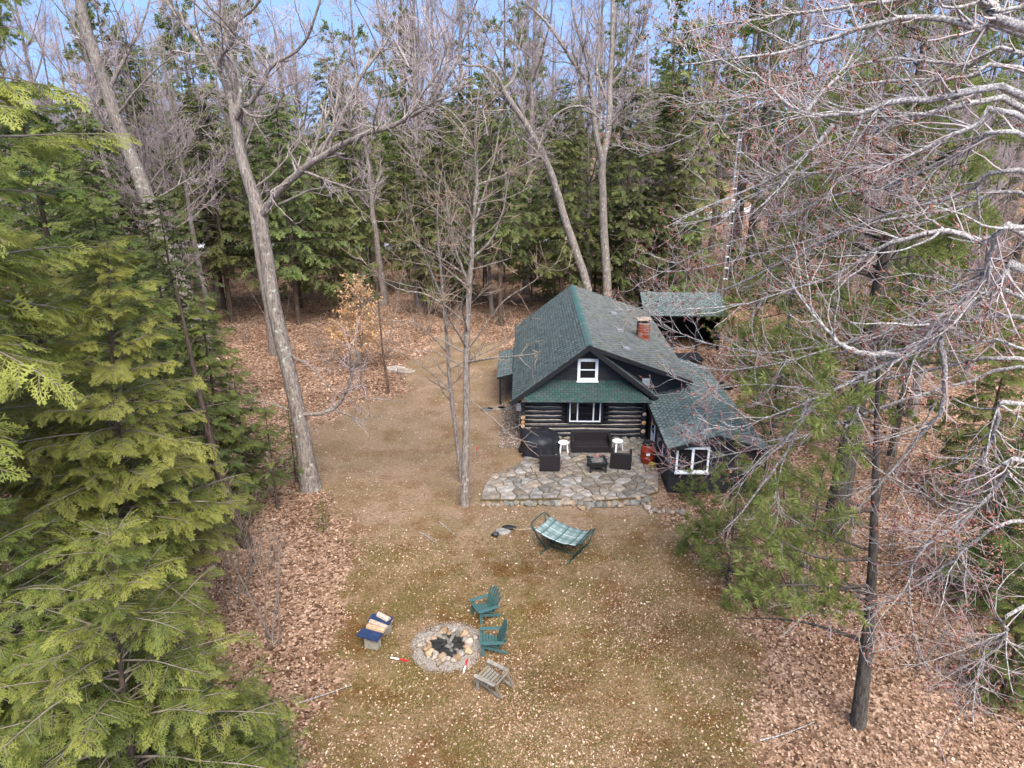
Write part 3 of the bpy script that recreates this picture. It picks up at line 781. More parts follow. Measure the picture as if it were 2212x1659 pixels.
for i in range(rows):                              # logs of the two side walls, their sawn ends towards the yard
    z = z0 + st * i + st / 2 - .02
    for sx, xs_ in ((0, .10), (1, W - .26)):
        e_ = -.30 - .03 * math.sin(i * 2.7 + sx)
        side = link('log', MB().tube([(0, e_, 0), (0, D * .5, 0), (0, D, 0)], [.098 + .012 * math.sin(i * 1.9 + sx)] * 3, 10).mesh('log', M['log'], True), wall, (xs_, 0, z))
        pale = i in ((2, 3, 4, 8) if sx == 0 else (1, 3, 5))
        rr = .100 + .012 * math.sin(i * 1.9 + sx)
        MB().lathe([(.001, 0), (rr * .93, 0), (rr * .97, .012)], 12).build('log_end', M['endgrain'] if pale else M['log'], side, loc=(0, e_ - .013, 0), rot=(-R(90), 0, 0))
for k in range(15):                                # foundation stones
    x = .2 + k * .38; o = link('stone', rock_mesh('stone', M['rock_grey'], .2, .14, .11, 300 + k), wall, (x, -.04 + .05 * math.sin(k * 3), .04))
def window(parent, x0, x1, z0_, z1, y, mull, fr=.07, horiz=(), face=1, sill=True):
    """white framed window in a wall facing -y; mull = mullion centres"""
    g = MB().box(x0 + fr * .6, x1 - fr * .6, y - .015, y + .02, z0_ + fr * .6, z1 - fr * .6).build('window', M['glass_dark'], parent)
    f = MB(); f.box(x0, x0 + fr, y - .05, y + .03, z0_, z1); f.box(x1 - fr, x1, y - .05, y + .03, z0_, z1)
    f.box(x0 + fr, x1 - fr, y - .048, y + .03, z0_, z0_ + fr); f.box(x0 + fr, x1 - fr, y - .048, y + .03, z1 - fr, z1)
    f.build('frame', M['white'], g, .006)
    for m_, wd in mull: MB().box(m_ - wd / 2, m_ + wd / 2, y - .045, y + .025, z0_ + fr, z1 - fr).build('mullion', M['white'], g, .005)
    for h_, wd in horiz: MB().box(x0 + fr, x1 - fr, y - .042, y + .025, h_ - wd / 2, h_ + wd / 2).build('rail', M['white'], g, .005)
    if sill: MB().box(x0 - .03, x1 + .03, y - .10, y - .052, z0_ - .06, z0_ + .005).build('sill', M['white'] if sill == 1 else M['trim'], g, .005)
    return g
window(cabin, 2.19, 3.61, .86, 2.02, -.07, [(2.56, .06), (3.28, .06)], .055, sill=2)
for x in (2.07, 3.62): MB().box(x, x + .11, -.13, .02, .80, 2.03).build('trim_board', M['trim'], cabin, .006)
window(cabin, 2.50, 3.41, 2.84, 3.86, -.06, [], .125, [(3.35, .05)])
# gable boards
for i in range(11):
    za = 2.70 + i * .155; zb = za + .15
    xa = lambda z: RX - (RZ - .1 - z) / SL; xb = lambda z: RX + (RZ - .1 - z) / SL
    if zb > RZ - .15: break
    q = [(xa(za), -.035, za), (xb(za), -.035, za), (xb(zb), -.010, zb), (xa(zb), -.010, zb)]
    MB().add(q + [(p[0], .1, p[2]) for p in q], [(0, 1, 2, 3), (7, 6, 5, 4), (0, 4, 5, 1), (1, 5, 6, 2), (2, 6, 7, 3), (3, 7, 4, 0)]).build('board', M['dark_board'], wall)
for i in range(14):                                # boards between the old rake and the raised right-hand roof
    za = 2.30 + i * .155; zb = za + .15
    a0 = RX + (RZ - za) / SL; a1 = RX + (RZ - zb) / SL; b0 = min(7.38, RX + (RZ - .12 - za) / SH); b1 = min(7.38, RX + (RZ - .12 - zb) / SH)
    if b1 - a1 < .12: break
    q = [(a0, .155, za), (b0, .155, za), (b1, .18, zb), (a1, .18, zb)]
    MB().add(q + [(p[0], .3, p[2]) for p in q], [(0, 1, 2, 3), (7, 6, 5, 4), (0, 4, 5, 1), (1, 5, 6, 2), (2, 6, 7, 3), (3, 7, 4, 0)]).build('board', M['dark_board'], wall)
MB().box(5.6, 7.36, .31, 9.0, 1.9, 3.0).build('upper_wall', M['trim'], cabin)
v = MB(); v.box(5.40, 5.74, .03, .16, 2.52, 2.90)
lv = v.build('louvre_vent', M['white'], cabin, .008)
for i in range(6): MB().bar((5.42, .016, 2.57 + i * .055), (5.72, .016, 2.57 + i * .055), .03, .012, (0, -.6, .8)).build('slat', M['galv'], lv)

M['shingle_piece'] = pm('green_shingle_piece', (.080, .096, .088, 1), (.128, .148, .136, 1), 7, .93, .6, 150, rand=.25)
# shingles ------------------------------------------------------
def tab_cells(Lu, Lv, wd, ex, clip=None, v_from=0.0):
    out = []; k = 0; v_ = v_from
    while v_ < Lv - .02:
        u_ = -(k % 2) * wd * .5 
        while u_ < Lu - .01:
            a, b_ = max(u_, 0), min(u_ + wd - .03, Lu)
            if b_ - a > .05 and (clip is None or clip((a + b_) / 2, v_)): out.append((a, b_, v_, min(v_ + ex * 1.2, Lv)))
            u_ += wd
        v_ += ex; k += 1
    return out
def tab_arrays(cells, o, u, v, th=.024):
    o, u, v = (np.array(q, float) for q in (o, u, v)); n_ = np.cross(u, v); m = len(cells); c = np.array(cells)
    j = rng.uniform(-.003, .004, m); jv = rng.uniform(-.006, .006, m)
    def P_(uu, vv, h): return o + uu[:, None] * u + vv[:, None] * v + h[:, None] * n_
    a, b_, v0, v1 = c.T; v0 = v0 + jv; z_ = np.zeros(m)
    V = np.stack([P_(a, v0, z_), P_(b_, v0, z_), P_(b_, v0, z_ + th + j), P_(a, v0, z_ + th + j), P_(a, v1, z_), P_(b_, v1, z_), P_(b_, v1, z_ + .003), P_(a, v1, z_ + .003)], 1)
    f = np.array([[0, 1, 2, 3], [3, 2, 6, 7], [0, 3, 7, 4], [1, 5, 6, 2]])
    return V.reshape(-1, 3), (np.arange(m)[:, None, None] * 8 + f[None]).reshape(-1, 4)
def shingle_roof(name, parent, o, u, v, Lu, Lv, mat, wd=.31, ex=.155, clip=None, deck=.09, sub='shingles', cells=None, deckpoly=None):
    u = Vector(u).normalized(); v = Vector(v).normalized(); o = Vector(o)
    dp = deckpoly or [(0, 0), (Lu, 0), (Lu, Lv), (0, Lv)]
    dk_ = MB().slab([o + u * a + v * b_ for a, b_ in dp], deck).build(name, M['trim'], parent)
    cs = cells if cells is not None else tab_cells(Lu, Lv, wd, ex, clip)
    if cs:
        Vv, Ff = tab_arrays(cs, o, u, v); s_ = link(sub, np_mesh(sub, Vv, Ff, mat, False, np.repeat(rng.beta(2.5, 1.5, len(cs)), 8)), dk_); tag(s_, None, None, None, 'stuff')
    return dk_
Y0, Y1 = -.55, 11.9
cl = math.hypot(1, SL); cs_ = math.hypot(1, SH)
# left slope: u runs from back to front so that the outside faces up
Lv = (RX + .40) * cl
roofL = shingle_roof('roof_slope', cabin, (-.40, Y1, zl(-.40)), (0, -1, 0), (1, 0, SL), Y1 - Y0, Lv, M['shingle'])
roofL['label'] = 'steep green shingled left roof slope'
LvR = (7.5 - RX) * cs_
roofR = shingle_roof('roof_slope', cabin, (7.5, Y0, zs(7.5)), (0, 1, 0), (-1, 0, SH), Y1 - Y0, LvR, M['shingle_moss'])
roofR['label'] = 'long shallow mossy right roof slope'
LvO = (6.02 - RX) * cl
roofO = shingle_roof('rake_roof', cabin, (6.02, Y0 + .02, zl(6.02)), (0, 1, 0), (-1, 0, SL), .72, LvO - .25, M['shingle'])
capm = MB().add([(-.15, 0, -.105), (0, 0, .012), (.15, 0, -.05), (-.15, .36, -.118), (0, .36, -.004), (.15, .36, -.066), (0, 0, .0)], [(0, 1, 4, 3), (1, 2, 5, 4), (0, 6, 1), (1, 6, 2)]).mesh('ridge_cap', M['ridge'])
nc = int((Y1 - Y0) / .29)
for i in range(nc): link('ridge_cap', capm, cabin, (RX, Y0 - .02 + i * .29, RZ + .05 + random.uniform(-.004, .004)))
for (p0, p1) in (((-.42, zl(-.42)), (RX, RZ)), ((RX, RZ), (6.02, zl(6.02)))):
    MB().bar((p0[0], Y0 - .022, p0[1] - .115), (p1[0], Y0 - .022, p1[1] - .115), .04, .20, (0, 0, 1)).build('rake_board', M['trim'], cabin, .005)
MB().bar((RX + .1, Y0 - .026, zs(RX + .1) - .10), (7.5, Y0 - .026, zs(7.5) - .10), .04, .17).build('rake_board', M['trim'], cabin, .005)
MB().box(7.46, 7.50, Y0, Y1, zs(7.5) - .2, zs(7.5) - .085).build('fascia', M['trim'], cabin)
MB().box(-.40, -.37, Y0, Y1, zl(-.4) - .22, zl(-.4) - .10).build('fascia', M['trim'], cabin)
# skirt roof over the front window, every shingle a piece of its own
so_, sv = Vector((.02, -.76, 2.06)), Vector((0, .74, .78)); sLv = sv.length; sv.normalize()
skirt = MB().slab([so_, so_ + Vector((5.76, 0, 0)), so_ + Vector((4.86, 0, 0)) + sv * sLv, so_ + Vector((.98, 0, 0)) + sv * sLv], .07).build('skirt_roof', M['trim'], cabin)
cells = [c for c in tab_cells(5.76, sLv, .25, .118) if c[0] > .02 + c[2] / sLv * .94 and c[1] < 5.74 - c[2] / sLv * .88]
cache = {}
su = Vector((1, 0, 0)); sn = su.cross(sv)
for (a, b_, v0, v1) in cells:
    key = (round(b_ - a, 2), round(v1 - v0, 2))
    if key not in cache:
        L_, H_ = b_ - a, v1 - v0
        vs = [su * x + sv * y + sn * h for x, y, h in ((0, 0, .001), (L_, 0, .001), (L_, 0, .019), (0, 0, .019), (0, H_, .001), (L_, H_, .001), (L_, H_, .004), (0, H_, .004))]
        cache[key] = MB().add(vs, [(0, 1, 2, 3), (3, 2, 6, 7), (0, 3, 7, 4), (1, 5, 6, 2)]).mesh('shingle', M['shingle2'])
    link('shingle', cache[key], skirt, so_ + su * a + sv * (v0 + random.uniform(-.006, .006)))
# vents and chimney on the right slope
for (x, y) in ((4.95, 7.6), (4.85, 4.1), (4.75, .95)):
    z = zs(x) + .02
    MB().add([(x - .17, y - .15, z + .02), (x + .17, y - .15, z - .10), (x + .17, y + .15, z - .10), (x - .17, y + .15, z + .02), (x - .17, y - .15, z + .14), (x + .17, y - .15, z + .07), (x + .17, y + .15, z + .07), (x - .17, y + .15, z + .14)],
             [(3, 2, 1, 0), (4, 5, 6, 7), (0, 1, 5, 4), (1, 2, 6, 5), (2, 3, 7, 6), (3, 0, 4, 7)]).build('roof_vent', M['metal'], cabin, .012)
chx, chy = 6.05, 4.35; chz = zs(chx) - .25
chim = MB().box(chx - .27, chx + .27, chy - .27, chy + .27, chz, chz + 1.06).build('chimney', M['mortar'], cabin)
bm_ = {L_: MB().box(0, L_, 0, .10, 0, .068).mesh('brick', M['brick']) for L_ in (.19, .28)}
for c in range(13):
    z = chz + .03 + c * .078
    for s_ in range(4):
        off = (c + s_) % 2 * .10
        x = -.295
        ps = [(-.295, .19), (-.10, .19), (.105, .19)] if off else [(-.295, .28), (.0, .28)]
        for (x, L_) in ps:
            rot = s_ * R(90); c0, s0 = math.cos(rot), math.sin(rot); px, py = x, -.295
            link('brick', bm_[L_], chim, (chx + c0 * px - s0 * py, chy + s0 * px + c0 * py, z), (0, 0, rot))
cap = MB()
for dx in (-.24, .14):
    for dy in (-.24, .14): cap.box(chx + dx, chx + dx + .1, chy + dy, chy + dy + .1, chz + 1.061, chz + 1.20)
cap.build('cap_pier', M['brick'], chim)
MB().box(chx - .34, chx + .34, chy - .32, chy + .32, chz + 1.202, chz + 1.26).build('cap_slab', M['splitwood'], chim, .02)
# low porch roof on the left side
shingle_roof('porch_roof', cabin, (-1.25, 8.3, 1.52), (0, -1, 0), (1.2, 0, .30), 4.3, 1.25, M['shingle'], .3, .16)
for y in (4.2, 8.1): MB().box(-1.12, -1.02, y - .05, y + .05, 0, 1.46).build('porch_post', M['trim'], cabin, .006)
MB().box(-.2, .02, -.22, .25, 1.42, 1.80).build('corner_panel', M['metal'], cabin, .01)

# ---- annex wing
AX0, AX1, AY0, AY1, ARX, ARZ, AS = 5.78, 9.2, -5.1, 4.5, 7.49, 2.56, .30
def za_(x): return ARZ - abs(x - ARX) * AS
an = MB()
an.add([(AX0, AY0 + .03, 0), (AX1, AY0 + .03, 0), (AX1, AY0 + .03, za_(AX1) - .1), (ARX, AY0 + .03, ARZ - .1), (AX0, AY0 + .03, za_(AX0) - .1), (AX0, AY1, 0), (AX1, AY1, 0), (AX1, AY1, za_(AX1) - .1), (ARX, AY1, ARZ - .1), (AX0, AY1, za_(AX0) - .1)],
       [(0, 1, 2, 3, 4), (9, 8, 7, 6, 5), (0, 4, 9, 5), (1, 6, 7, 2), (0, 5, 6, 1)])
aw = an.build('annex_wall', M['dark_board'], cabin)
for i in range(16):
    za = .04 + i * .165; zb = za + .158
    xa0, xa1 = AX0 - .012, AX1 + .012
    if zb > za_(AX0) - .12:
        xa0 = max(xa0, ARX - (ARZ - .12 - zb) / AS); xa1 = min(xa1, ARX + (ARZ - .12 - zb) / AS)
    if zb > ARZ - .14: break
    MB().add([(xa0, AY0 - .012, za), (xa1, AY0 - .012, za), (xa1, AY0 + .012, zb), (xa0, AY0 + .012, zb), (xa0, AY0 + .029, za), (xa1, AY0 + .029, za), (xa1, AY0 + .029, zb), (xa0, AY0 + .029, zb)],
             [(0, 1, 2, 3), (0, 4, 5, 1), (1, 5, 6, 2), (2, 6, 7, 3), (3, 7, 4, 0)]).build('board', M['dark_board'], aw)
for i in range(14):
    za = .04 + i * .14; zb = za + .134
    if zb > za_(AX0) - .12: break
    MB().add([(AX0 - .03, AY0, za), (AX0 - .03, -.02, za), (AX0 - .008, -.02, zb), (AX0 - .008, AY0, zb), (AX0 - .001, AY0, za), (AX0 - .001, -.02, za), (AX0 - .001, -.02, zb), (AX0 - .001, AY0, zb)],
             [(3, 2, 1, 0), (1, 5, 4, 0), (2, 6, 5, 1), (3, 7, 6, 2), (0, 4, 7, 3)]).build('board', M['dark_board'], aw)
wn = window(cabin, 5.98, 7.24, .94, 1.98, AY0 - .03, [(6.61, .10)], .075)
def side_panel(name, y0, y1, z0_, z1, parent, glass, label=None):
    x = AX0 - .045
    f = MB().box(x - .03, x, y0, y1, z0_, z1).build(name, M['white'], parent, .006)
    if label: f['label'] = label
    for (a, b_, c, d) in glass: MB().box(x - .036, x - .028, a, b_, c, d).build('pane', M['glass_dark'], f)
    return f
side_panel('door', -2.05, -1.22, .16, 1.86, cabin, [(-1.93, -1.34, 1.05, 1.72)], 'white side door of the annex')
MB().tube([(AX0 - .10, -1.97, .98), (AX0 - .10, -1.87, .98)], .014, 6).build('handle', M['metal'], [c for c in cabin.children if c.name.startswith('door')][0])
side_panel('side_window', -3.9, -2.75, 1.0, 1.82, cabin, [(-3.82, -3.36, 1.07, 1.75), (-3.29, -2.83, 1.07, 1.75)])
LA = (ARX - (AX0 - .18)) * math.hypot(1, AS); 
uL = AY1 - (AY0 - .22)
near_cells = []; far_cells = []
for c in tab_cells(uL, LA, .31, .155): (near_cells if c[0] > uL - 1.9 and c[2] < 1.75 else far_cells).append(c)
near_cells = sorted(near_cells, key=lambda c: -c[0])[:100]
ids = set(near_cells); far_cells = [c for c in tab_cells(uL, LA, .31, .155) if c not in ids]
ao = Vector((AX0 - .18, AY1, za_(AX0 - .18))); au = Vector((0, -1, 0)); av = Vector((1, 0, AS)).normalized(); anrm = au.cross(av)
ar = shingle_roof('annex_roof', cabin, ao, au, av, uL, LA, M['shingle'], cells=far_cells)
cache = {}
for (a, b_, v0, v1) in near_cells:
    key = (round(b_ - a, 2), round(v1 - v0, 2))
    if key not in cache:
        L_, H_ = b_ - a, v1 - v0
        vs = [au * x + av * y + anrm * h for x, y, h in ((0, 0, .001), (L_, 0, .001), (L_, 0, .018), (0, 0, .018), (0, H_, .001), (L_, H_, .001), (L_, H_, .004), (0, H_, .004))]
        cache[key] = MB().add(vs, [(0, 1, 2, 3), (3, 2, 6, 7), (0, 3, 7, 4), (1, 5, 6, 2)]).mesh('shingle', M['shingle_piece'])
    link('shingle', cache[key], ar, ao + au * a + av * (v0 + random.uniform(-.005, .005)))
shingle_roof('annex_roof', cabin, (AX1 + .18, AY0 - .22, za_(AX1 + .18)), (0, 1, 0), (-1, 0, AS), uL, LA, M['shingle'])
for sx in (-1, 1):
    xe = ARX + sx * (ARX - AX0 + .18)
    MB().bar((xe, AY0 - .245, za_(xe) - .09), (ARX, AY0 - .245, ARZ - .09), .04, .15).build('rake_board', M['trim'], cabin, .005)
MB().box(AX0 - .2, AX0 - .165, AY0 - .2, AY1, za_(AX0 - .2) - .17, za_(AX0 - .2) - .08).build('fascia', M['trim'], cabin)

# ------------------------------------------------------------------ shed behind the cabin
shed = empty('garden_shed', (8.6, 43.6, 0), -R(3), 'dark open fronted shed with green roof behind the cabin', 'shed')
MB().box(0, 4.6, 2.6, 5.2, 0, 2.3).box(0, .1, 0, 2.6, 0, 2.3).box(4.5, 4.6, 0, 2.6, 0, 2.3).build('wall', M['trim'], shed)
for x in (.08, 1.55, 3.05, 4.4): MB().box(x, x + .13, -.25, -.12, 0, 2.25).build('post', M['trim'], shed, .01)
shingle_roof('roof', shed, (-.3, -.5, 2.35), (1, 0, 0), (0, 3.0, .85), 5.2, 3.1, M['shingle'])
shingle_roof('roof', shed, (4.9, 5.5, 2.35), (-1, 0, 0), (0, -3.0, .85), 5.2, 3.1, M['shingle'])
# stacked lumber to the right of the cabin
lp = empty('lumber_pile', (10.6, 36.2, 0), R(25), 'weathered boards piled beside the cabin\'s right side under the maple twigs', 'lumber')
for i in range(9):
    MB().box(-1.4 + .1 * (i % 3), 1.3 - .13 * (i % 2), 0, .19, 0, .05).build('plank', M['oldwood'] if i % 3 else M['trim'], lp, .004, loc=(0, -.5 + (i % 4) * .26, .03 + (i // 4) * .09), rot=(0, 0, R(random.uniform(-6, 6))))
cr = empty('dark_crate', (9.6, 38.3, 0), R(10), 'dark wooden bin against the back of the annex', 'bin')
MB().box(0, 1.3, 0, .9, .05, .95).build('body', M['trim'], cr, .01); MB().slab([(-.06, -.08, .98), (1.36, -.08, .98), (1.36, .98, 1.1), (-.06, .98, 1.1)], .04).build('lid', M['dark_board'], cr)
# lattice mast
mast = empty('antenna_mast', (15.6, 51.5, tz(15.6, 51.5)), 0, 'slender grey lattice mast rising among the hemlocks behind the shed', 'mast')
hm = 13.0; tri = [(.2 * math.cos(a), .2 * math.sin(a)) for a in (R(90), R(210), R(330))]
for a in tri: MB().tube([(a[0], a[1], 0), (a[0] * .7, a[1] * .7, hm)], .02, 6).build('leg', M['galv'], mast)
for i in range(16):
    z = .4 + i * .8; k = 1 - .3 * z / hm; m_ = MB()
    for j in range(3): m_.tube([(tri[j][0] * k, tri[j][1] * k, z), (tri[(j + 1) % 3][0] * k, tri[(j + 1) % 3][1] * k, z)], .016, 5)
    m_.build('ring', M['galv'], mast)

# ------------------------------------------------------------------ patio
PZ = .12
PAT = [G(*p, PZ)[:2] for p in ((1038, 1078), (1046, 1050), (1062, 1026), (1100, 1012), (1124, 1000), (1134, 984))] + [(.62, 29.5), (6.0, 29.45), (6.0, 26.0)] + [G(*p, PZ)[:2] for p in ((1422, 1060), (1390, 1072), (1326, 1077), (1264, 1082), (1196, 1075), (1106, 1078))]
PAT = PAT[::-1]
def area(P_): return .5 * sum(P_[i][0] * P_[(i + 1) % len(P_)][1] - P_[(i + 1) % len(P_)][0] * P_[i][1] for i in range(len(P_)))
if area(PAT) < 0: PAT = PAT[::-1]
patio = MB().prism(PAT, -.1, PZ - .035).build('patio', M['sand'])
tag(patio, 'irregular grey flagstone patio in front of the log cabin', None, None, 'structure')
def inside(x, y, P_):
    c = False
    for i in range(len(P_)):
        ax, ay = P_[i]; bx, by = P_[(i + 1) % len(P_)]
        if (ay > y) != (by > y) and x < (bx - ax) * (y - ay) / (by - ay) + ax: c = not c
    return c
seeds = []; rr = random.Random(5); tries = 0
while len(seeds) < 150 and tries < 20000:
    tries += 1; x, y = rr.uniform(-1.4, 6.1), rr.uniform(23.8, 29.5)
    dm = .22 + .46 * rr.random() ** 1.8
    if inside(x, y, PAT) and all(math.hypot(x - a, (y - b_) * 1.0) > dm for a, b_ in seeds): seeds.append((x, y))
def clip_half(P_, a, b_):
    mx, my = (a[0] + b_[0]) / 2, (a[1] + b_[1]) / 2; nx, ny = b_[0] - a[0], b_[1] - a[1]; out = []
    f = lambda p: (p[0] - mx) * nx + (p[1] - my) * ny
    for i in range(len(P_)):
        p, q_ = P_[i], P_[(i + 1) % len(P_)]; fp, fq = f(p), f(q_)
        if fp <= 0: out.append(p)
        if fp * fq < 0: t = fp / (fp - fq); out.append((p[0] + (q_[0] - p[0]) * t, p[1] + (q_[1] - p[1]) * t))
    return out
for s_ in seeds:
    P_ = PAT
    for o_ in sorted(seeds, key=lambda q_: math.hypot(q_[0] - s_[0], q_[1] - s_[1]))[1:22]:
        P_ = clip_half(P_, s_, o_)
        if len(P_) < 3: break
    if len(P_) < 3 or abs(area(P_)) < .02: continue
    n_ = len(P_); cx, cy = sum(p[0] for p in P_) / n_, sum(p[1] for p in P_) / n_
    Q = []
    for i in range(n_):
        p, q_ = P_[i], P_[(i + 1) % n_]
        if math.hypot(p[0] - q_[0], p[1] - q_[1]) < .05: continue
        for t in (.07, .36, .66, .93):
            x, y = p[0] + (q_[0] - p[0]) * t, p[1] + (q_[1] - p[1]) * t
            l = math.hypot(x - cx, y - cy) + 1e-6; k = max(.2, 1 - (rr.uniform(.010, .034)) / l)
            Q.append((cx + (x - cx) * k - cx, cy + (y - cy) * k - cy))
    if len(Q) < 6: continue
    if area(Q) < 0: Q = Q[::-1]
    h_ = rr.uniform(-.008, .012)
    MB().prism(Q, -.03, .022 + h_, .012).build('flagstone', M['flag'], patio, loc=(cx, cy, PZ - .02), rot=(R(rr.uniform(-.7, .7)), R(rr.uniform(-.7, .7)), 0))
edge = [G(*p)[:2] for p in ((1044, 1092), (1110, 1092), (1196, 1090), (1264, 1094), (1330, 1092), (1400, 1086))]
for i in range(34):
    t = i / 33 * 4.99; k = int(t); u_ = t - k; x = edge[k][0] * (1 - u_) + edge[k + 1][0] * u_; y = edge[k][1] * (1 - u_) + edge[k + 1][1] * u_
    s_ = rr.uniform(.08, .17)
    link('edge_stone', rock_mesh('edge_stone', M['rock_grey'] if rr.random() < .7 else M['rock'], s_ * 1.3, s_, s_ * .8, 500 + i), patio, (x, y + rr.uniform(-.05, .12), s_ * .35), (0, 0, rr.uniform(0, 3)))
rw = [(1236, 1092), (1250, 1096), (1262, 1092), (1246, 1087), (1270, 1099), (1257, 1101), (1225, 1086), (1278, 1094), (1390, 1092), (1398, 1100), (1405, 1108), (1413, 1105), (1422, 1108), (1434, 1106), (1443, 1107), (1452, 1109), (1462, 1107), (1474, 1110), (1486, 1111), (1387, 1084), (1402, 1090), (1378, 1080), (1352, 1090), (1340, 1095)]
for i, p in enumerate(rw):
    x, y, _ = G(*p); s_ = rr.uniform(.06, .12) * (1.3 if i > 7 else 1)
    o = link('pale_rock', rock_mesh('pale_rock', M['rock'], s_ * 1.2, s_, s_ * .75, 700 + i), None, (x, y, s_ * .4), (0, 0, rr.uniform(0, 3)))
    tag(o, 'pale stone in the small heap below the patio edge' if i < 8 else 'pale stone in the loose row by the annex corner', 'rock', 'pale stones in front of the patio' if i < 8 else 'pale stones along the annex corner')
# step slabs and pebbles on the left side of the cabin
for i, (px, py, sx, sy) in enumerate(((1052, 887, .34, .2), (1072, 885, .5, .24), (1092, 884, .42, .26))):
    x, y, _ = G(px, py)
    q_ = [(sx * math.cos(a) * rr.uniform(.85, 1.1), sy * math.sin(a) * rr.uniform(.85, 1.1)) for a in (R(25), R(70), R(150), R(205), R(250), R(335))]
    tag(MB().prism(q_, 0, .10, .012).build('step_stone', M['flag'], None, loc=(x, y, 0)), ('pale broken slab furthest from the cabin wall', 'white flat slab between two others beside the cabin', 'grey flat slab touching the cabin\'s left wall')[i], 'stone slab', 'stone slabs left of the cabin')
x, y, _ = G(855, 800)
for i in range(2):
    q_ = [(.6 * math.cos(a) * rr.uniform(.85, 1.1), .38 * math.sin(a) * rr.uniform(.8, 1.1)) for a in (R(25), R(90), R(150), R(215), R(270), R(335))]
    tag(MB().prism(q_, 0, .14, .012).build('stone_slab', M['rock'], None, loc=(x + i * .62, y - i * .45, 0), rot=(R(4), R(6 * i), 0)), ('upper', 'lower')[i] + ' pale slab lying in the leaves under the beech', 'stone slab', 'slabs in the leaf litter')
N = 900; pv = []; 
acc = Acc(); a0 = G(1096, 975); 
for i in range(N):
    t = rng.uniform(); y = 28.6 + t * 5.6; x = -.62 + rng.uniform(0, .92) + .04 * (t * 5); s_ = rng.uniform(.02, .05)
    ring = np.array([(math.cos(k * 1.5708 + i), math.sin(k * 1.5708 + i), 0) for k in range(4)]) * s_ * rng.uniform(.7, 1.2, (4, 1))
    V8 = np.concatenate([ring * 1.0 + (0, 0, 0), ring * .6 + (0, 0, s_ * 1.0)]) + (x, y, .0 + rng.uniform(0, .05))
    acc.add(V8, np.array([[0, 1, 5, 4], [1, 2, 6, 5], [2, 3, 7, 6], [3, 0, 4, 7], [4, 5, 6, 7]]), np.full(8, rng.uniform(.1, 1)))
M['pebble'] = foliage('pebbles', [(0, srgb(62, 55, 50)), (.6, srgb(112, 100, 92)), (1, srgb(164, 150, 140))], 0, .9)
tag(link('gravel', acc.mesh('gravel', M['pebble'])), 'strip of pale gravel along the cabin\'s left wall', None, None, 'stuff')

# ------------------------------------------------------------------ patio furniture
PT = PZ + .01
def on(px, py): 
    x, y, _ = G(px, py, PT); return (x, y, PT)
def wicker_seat(name, wd, label, cat, loc, rz):
    e = empty(name, loc, rz, label, cat)
    d, h, t = .78, .62, .11
    MB().box(-wd / 2, wd / 2, d / 2 - t, d / 2, .03, .72).build('backrest', M['wicker'], e, .02)
    for sx in (-1, 1):
        x = sx * (wd / 2 - t / 2); MB().box(x - t / 2, x + t / 2, -d / 2, d / 2 - t - .002, .03, h).build('armrest', M['wicker'], e, .018)
    MB().box(-wd / 2 + t + .002, wd / 2 - t - .002, -d / 2 + .01, d / 2 - t - .003, .03, .30).build('seat', M['wicker'], e, .015)
    for sx in (-1, 1):
        for sy in (-1, 1): MB().box(sx * (wd / 2 - .09) - .03, sx * (wd / 2 - .09) + .03, sy * (d / 2 - .08) - .03, sy * (d / 2 - .08) + .03, 0, .029).build('foot', M['black'], e)
    return e
x, y, _ = on(1275, 968)
wicker_seat('wicker_sofa', 1.74, 'dark brown wicker sofa against the log wall', 'sofa', (x, 28.35, PT), R(0))
wicker_seat('wicker_armchair', .84, 'dark wicker armchair beside the covered round table, back turned to the yard', 'armchair', on(1187, 1010), R(178))
wicker_seat('wicker_armchair', .86, 'dark wicker armchair nearest the red barrel', 'armchair', on(1341, 1006), R(168))
def plastic_table(loc, rz, label):
    e = empty('side_table', loc, rz, label, 'side table', 'white plastic side tables')
    MB().lathe([(.20, .42), (.235, .43), (.245, .45), (.235, .462), (.0, .462)], 8).build('table_top', M['plastic_white'], e, smooth=False)
    for a in (45, 135, 225, 315):
        c, s_ = math.cos(R(a)), math.sin(R(a))
        MB().bar((c * .19, s_ * .19, .425), (c * .25, s_ * .25, 0), .075, .02, (c, s_, 0)).build('leg', M['plastic_white'], e, .004)
plastic_table((on(1217, 977)[0], 28.1, PT), R(5), 'white plastic side table between covered table and sofa')
plastic_table((on(1328, 972)[0] + .1, 28.25, PT), R(22), 'white plastic side table behind the armchair by the barrel')
ft = empty('fire_table', on(1289, 1014), R(3), 'small square black fire pit table with mesh lid on the patio', 'fire pit')
MB().box(-.36, .36, -.36, .36, .26, .40).build('body', M['char'], ft, .012)
for sx in (-1, 1):
    for sy in (-1, 1): MB().box(sx * .31 - .035, sx * .31 + .035, sy * .31 - .035, sy * .31 + .035, 0, .259).build('leg', M['char'], ft)
rim = MB()
for k in range(4):
    a = R(90 * k); c, s_ = math.cos(a), math.sin(a); q_ = [(-.40, -.40), (.40, -.40), (.31, -.31), (-.31, -.31)]
    q_ = [(p[0] * c - p[1] * s_, p[0] * s_ + p[1] * c) for p in q_]; rim.prism(q_, .402, .425)
rim.build('rim', M['black'], ft)
MB().lathe([(.27, .405), (.26, .43), (.2, .47), (.1, .495), (.01, .50)], 16).build('mesh_lid', M['ash'], ft, smooth=True)
for i in range(4): MB().bar((-.27, -.27 + i * .18, .46), (.27, -.27 + i * .18, .46), .012, .012).build('grate_bar', M['metal'], ft)
MB().bar((-.13, .3, .435), (.13, .3, .435), .16, .05).build('grate_handle', M['brick'], ft)
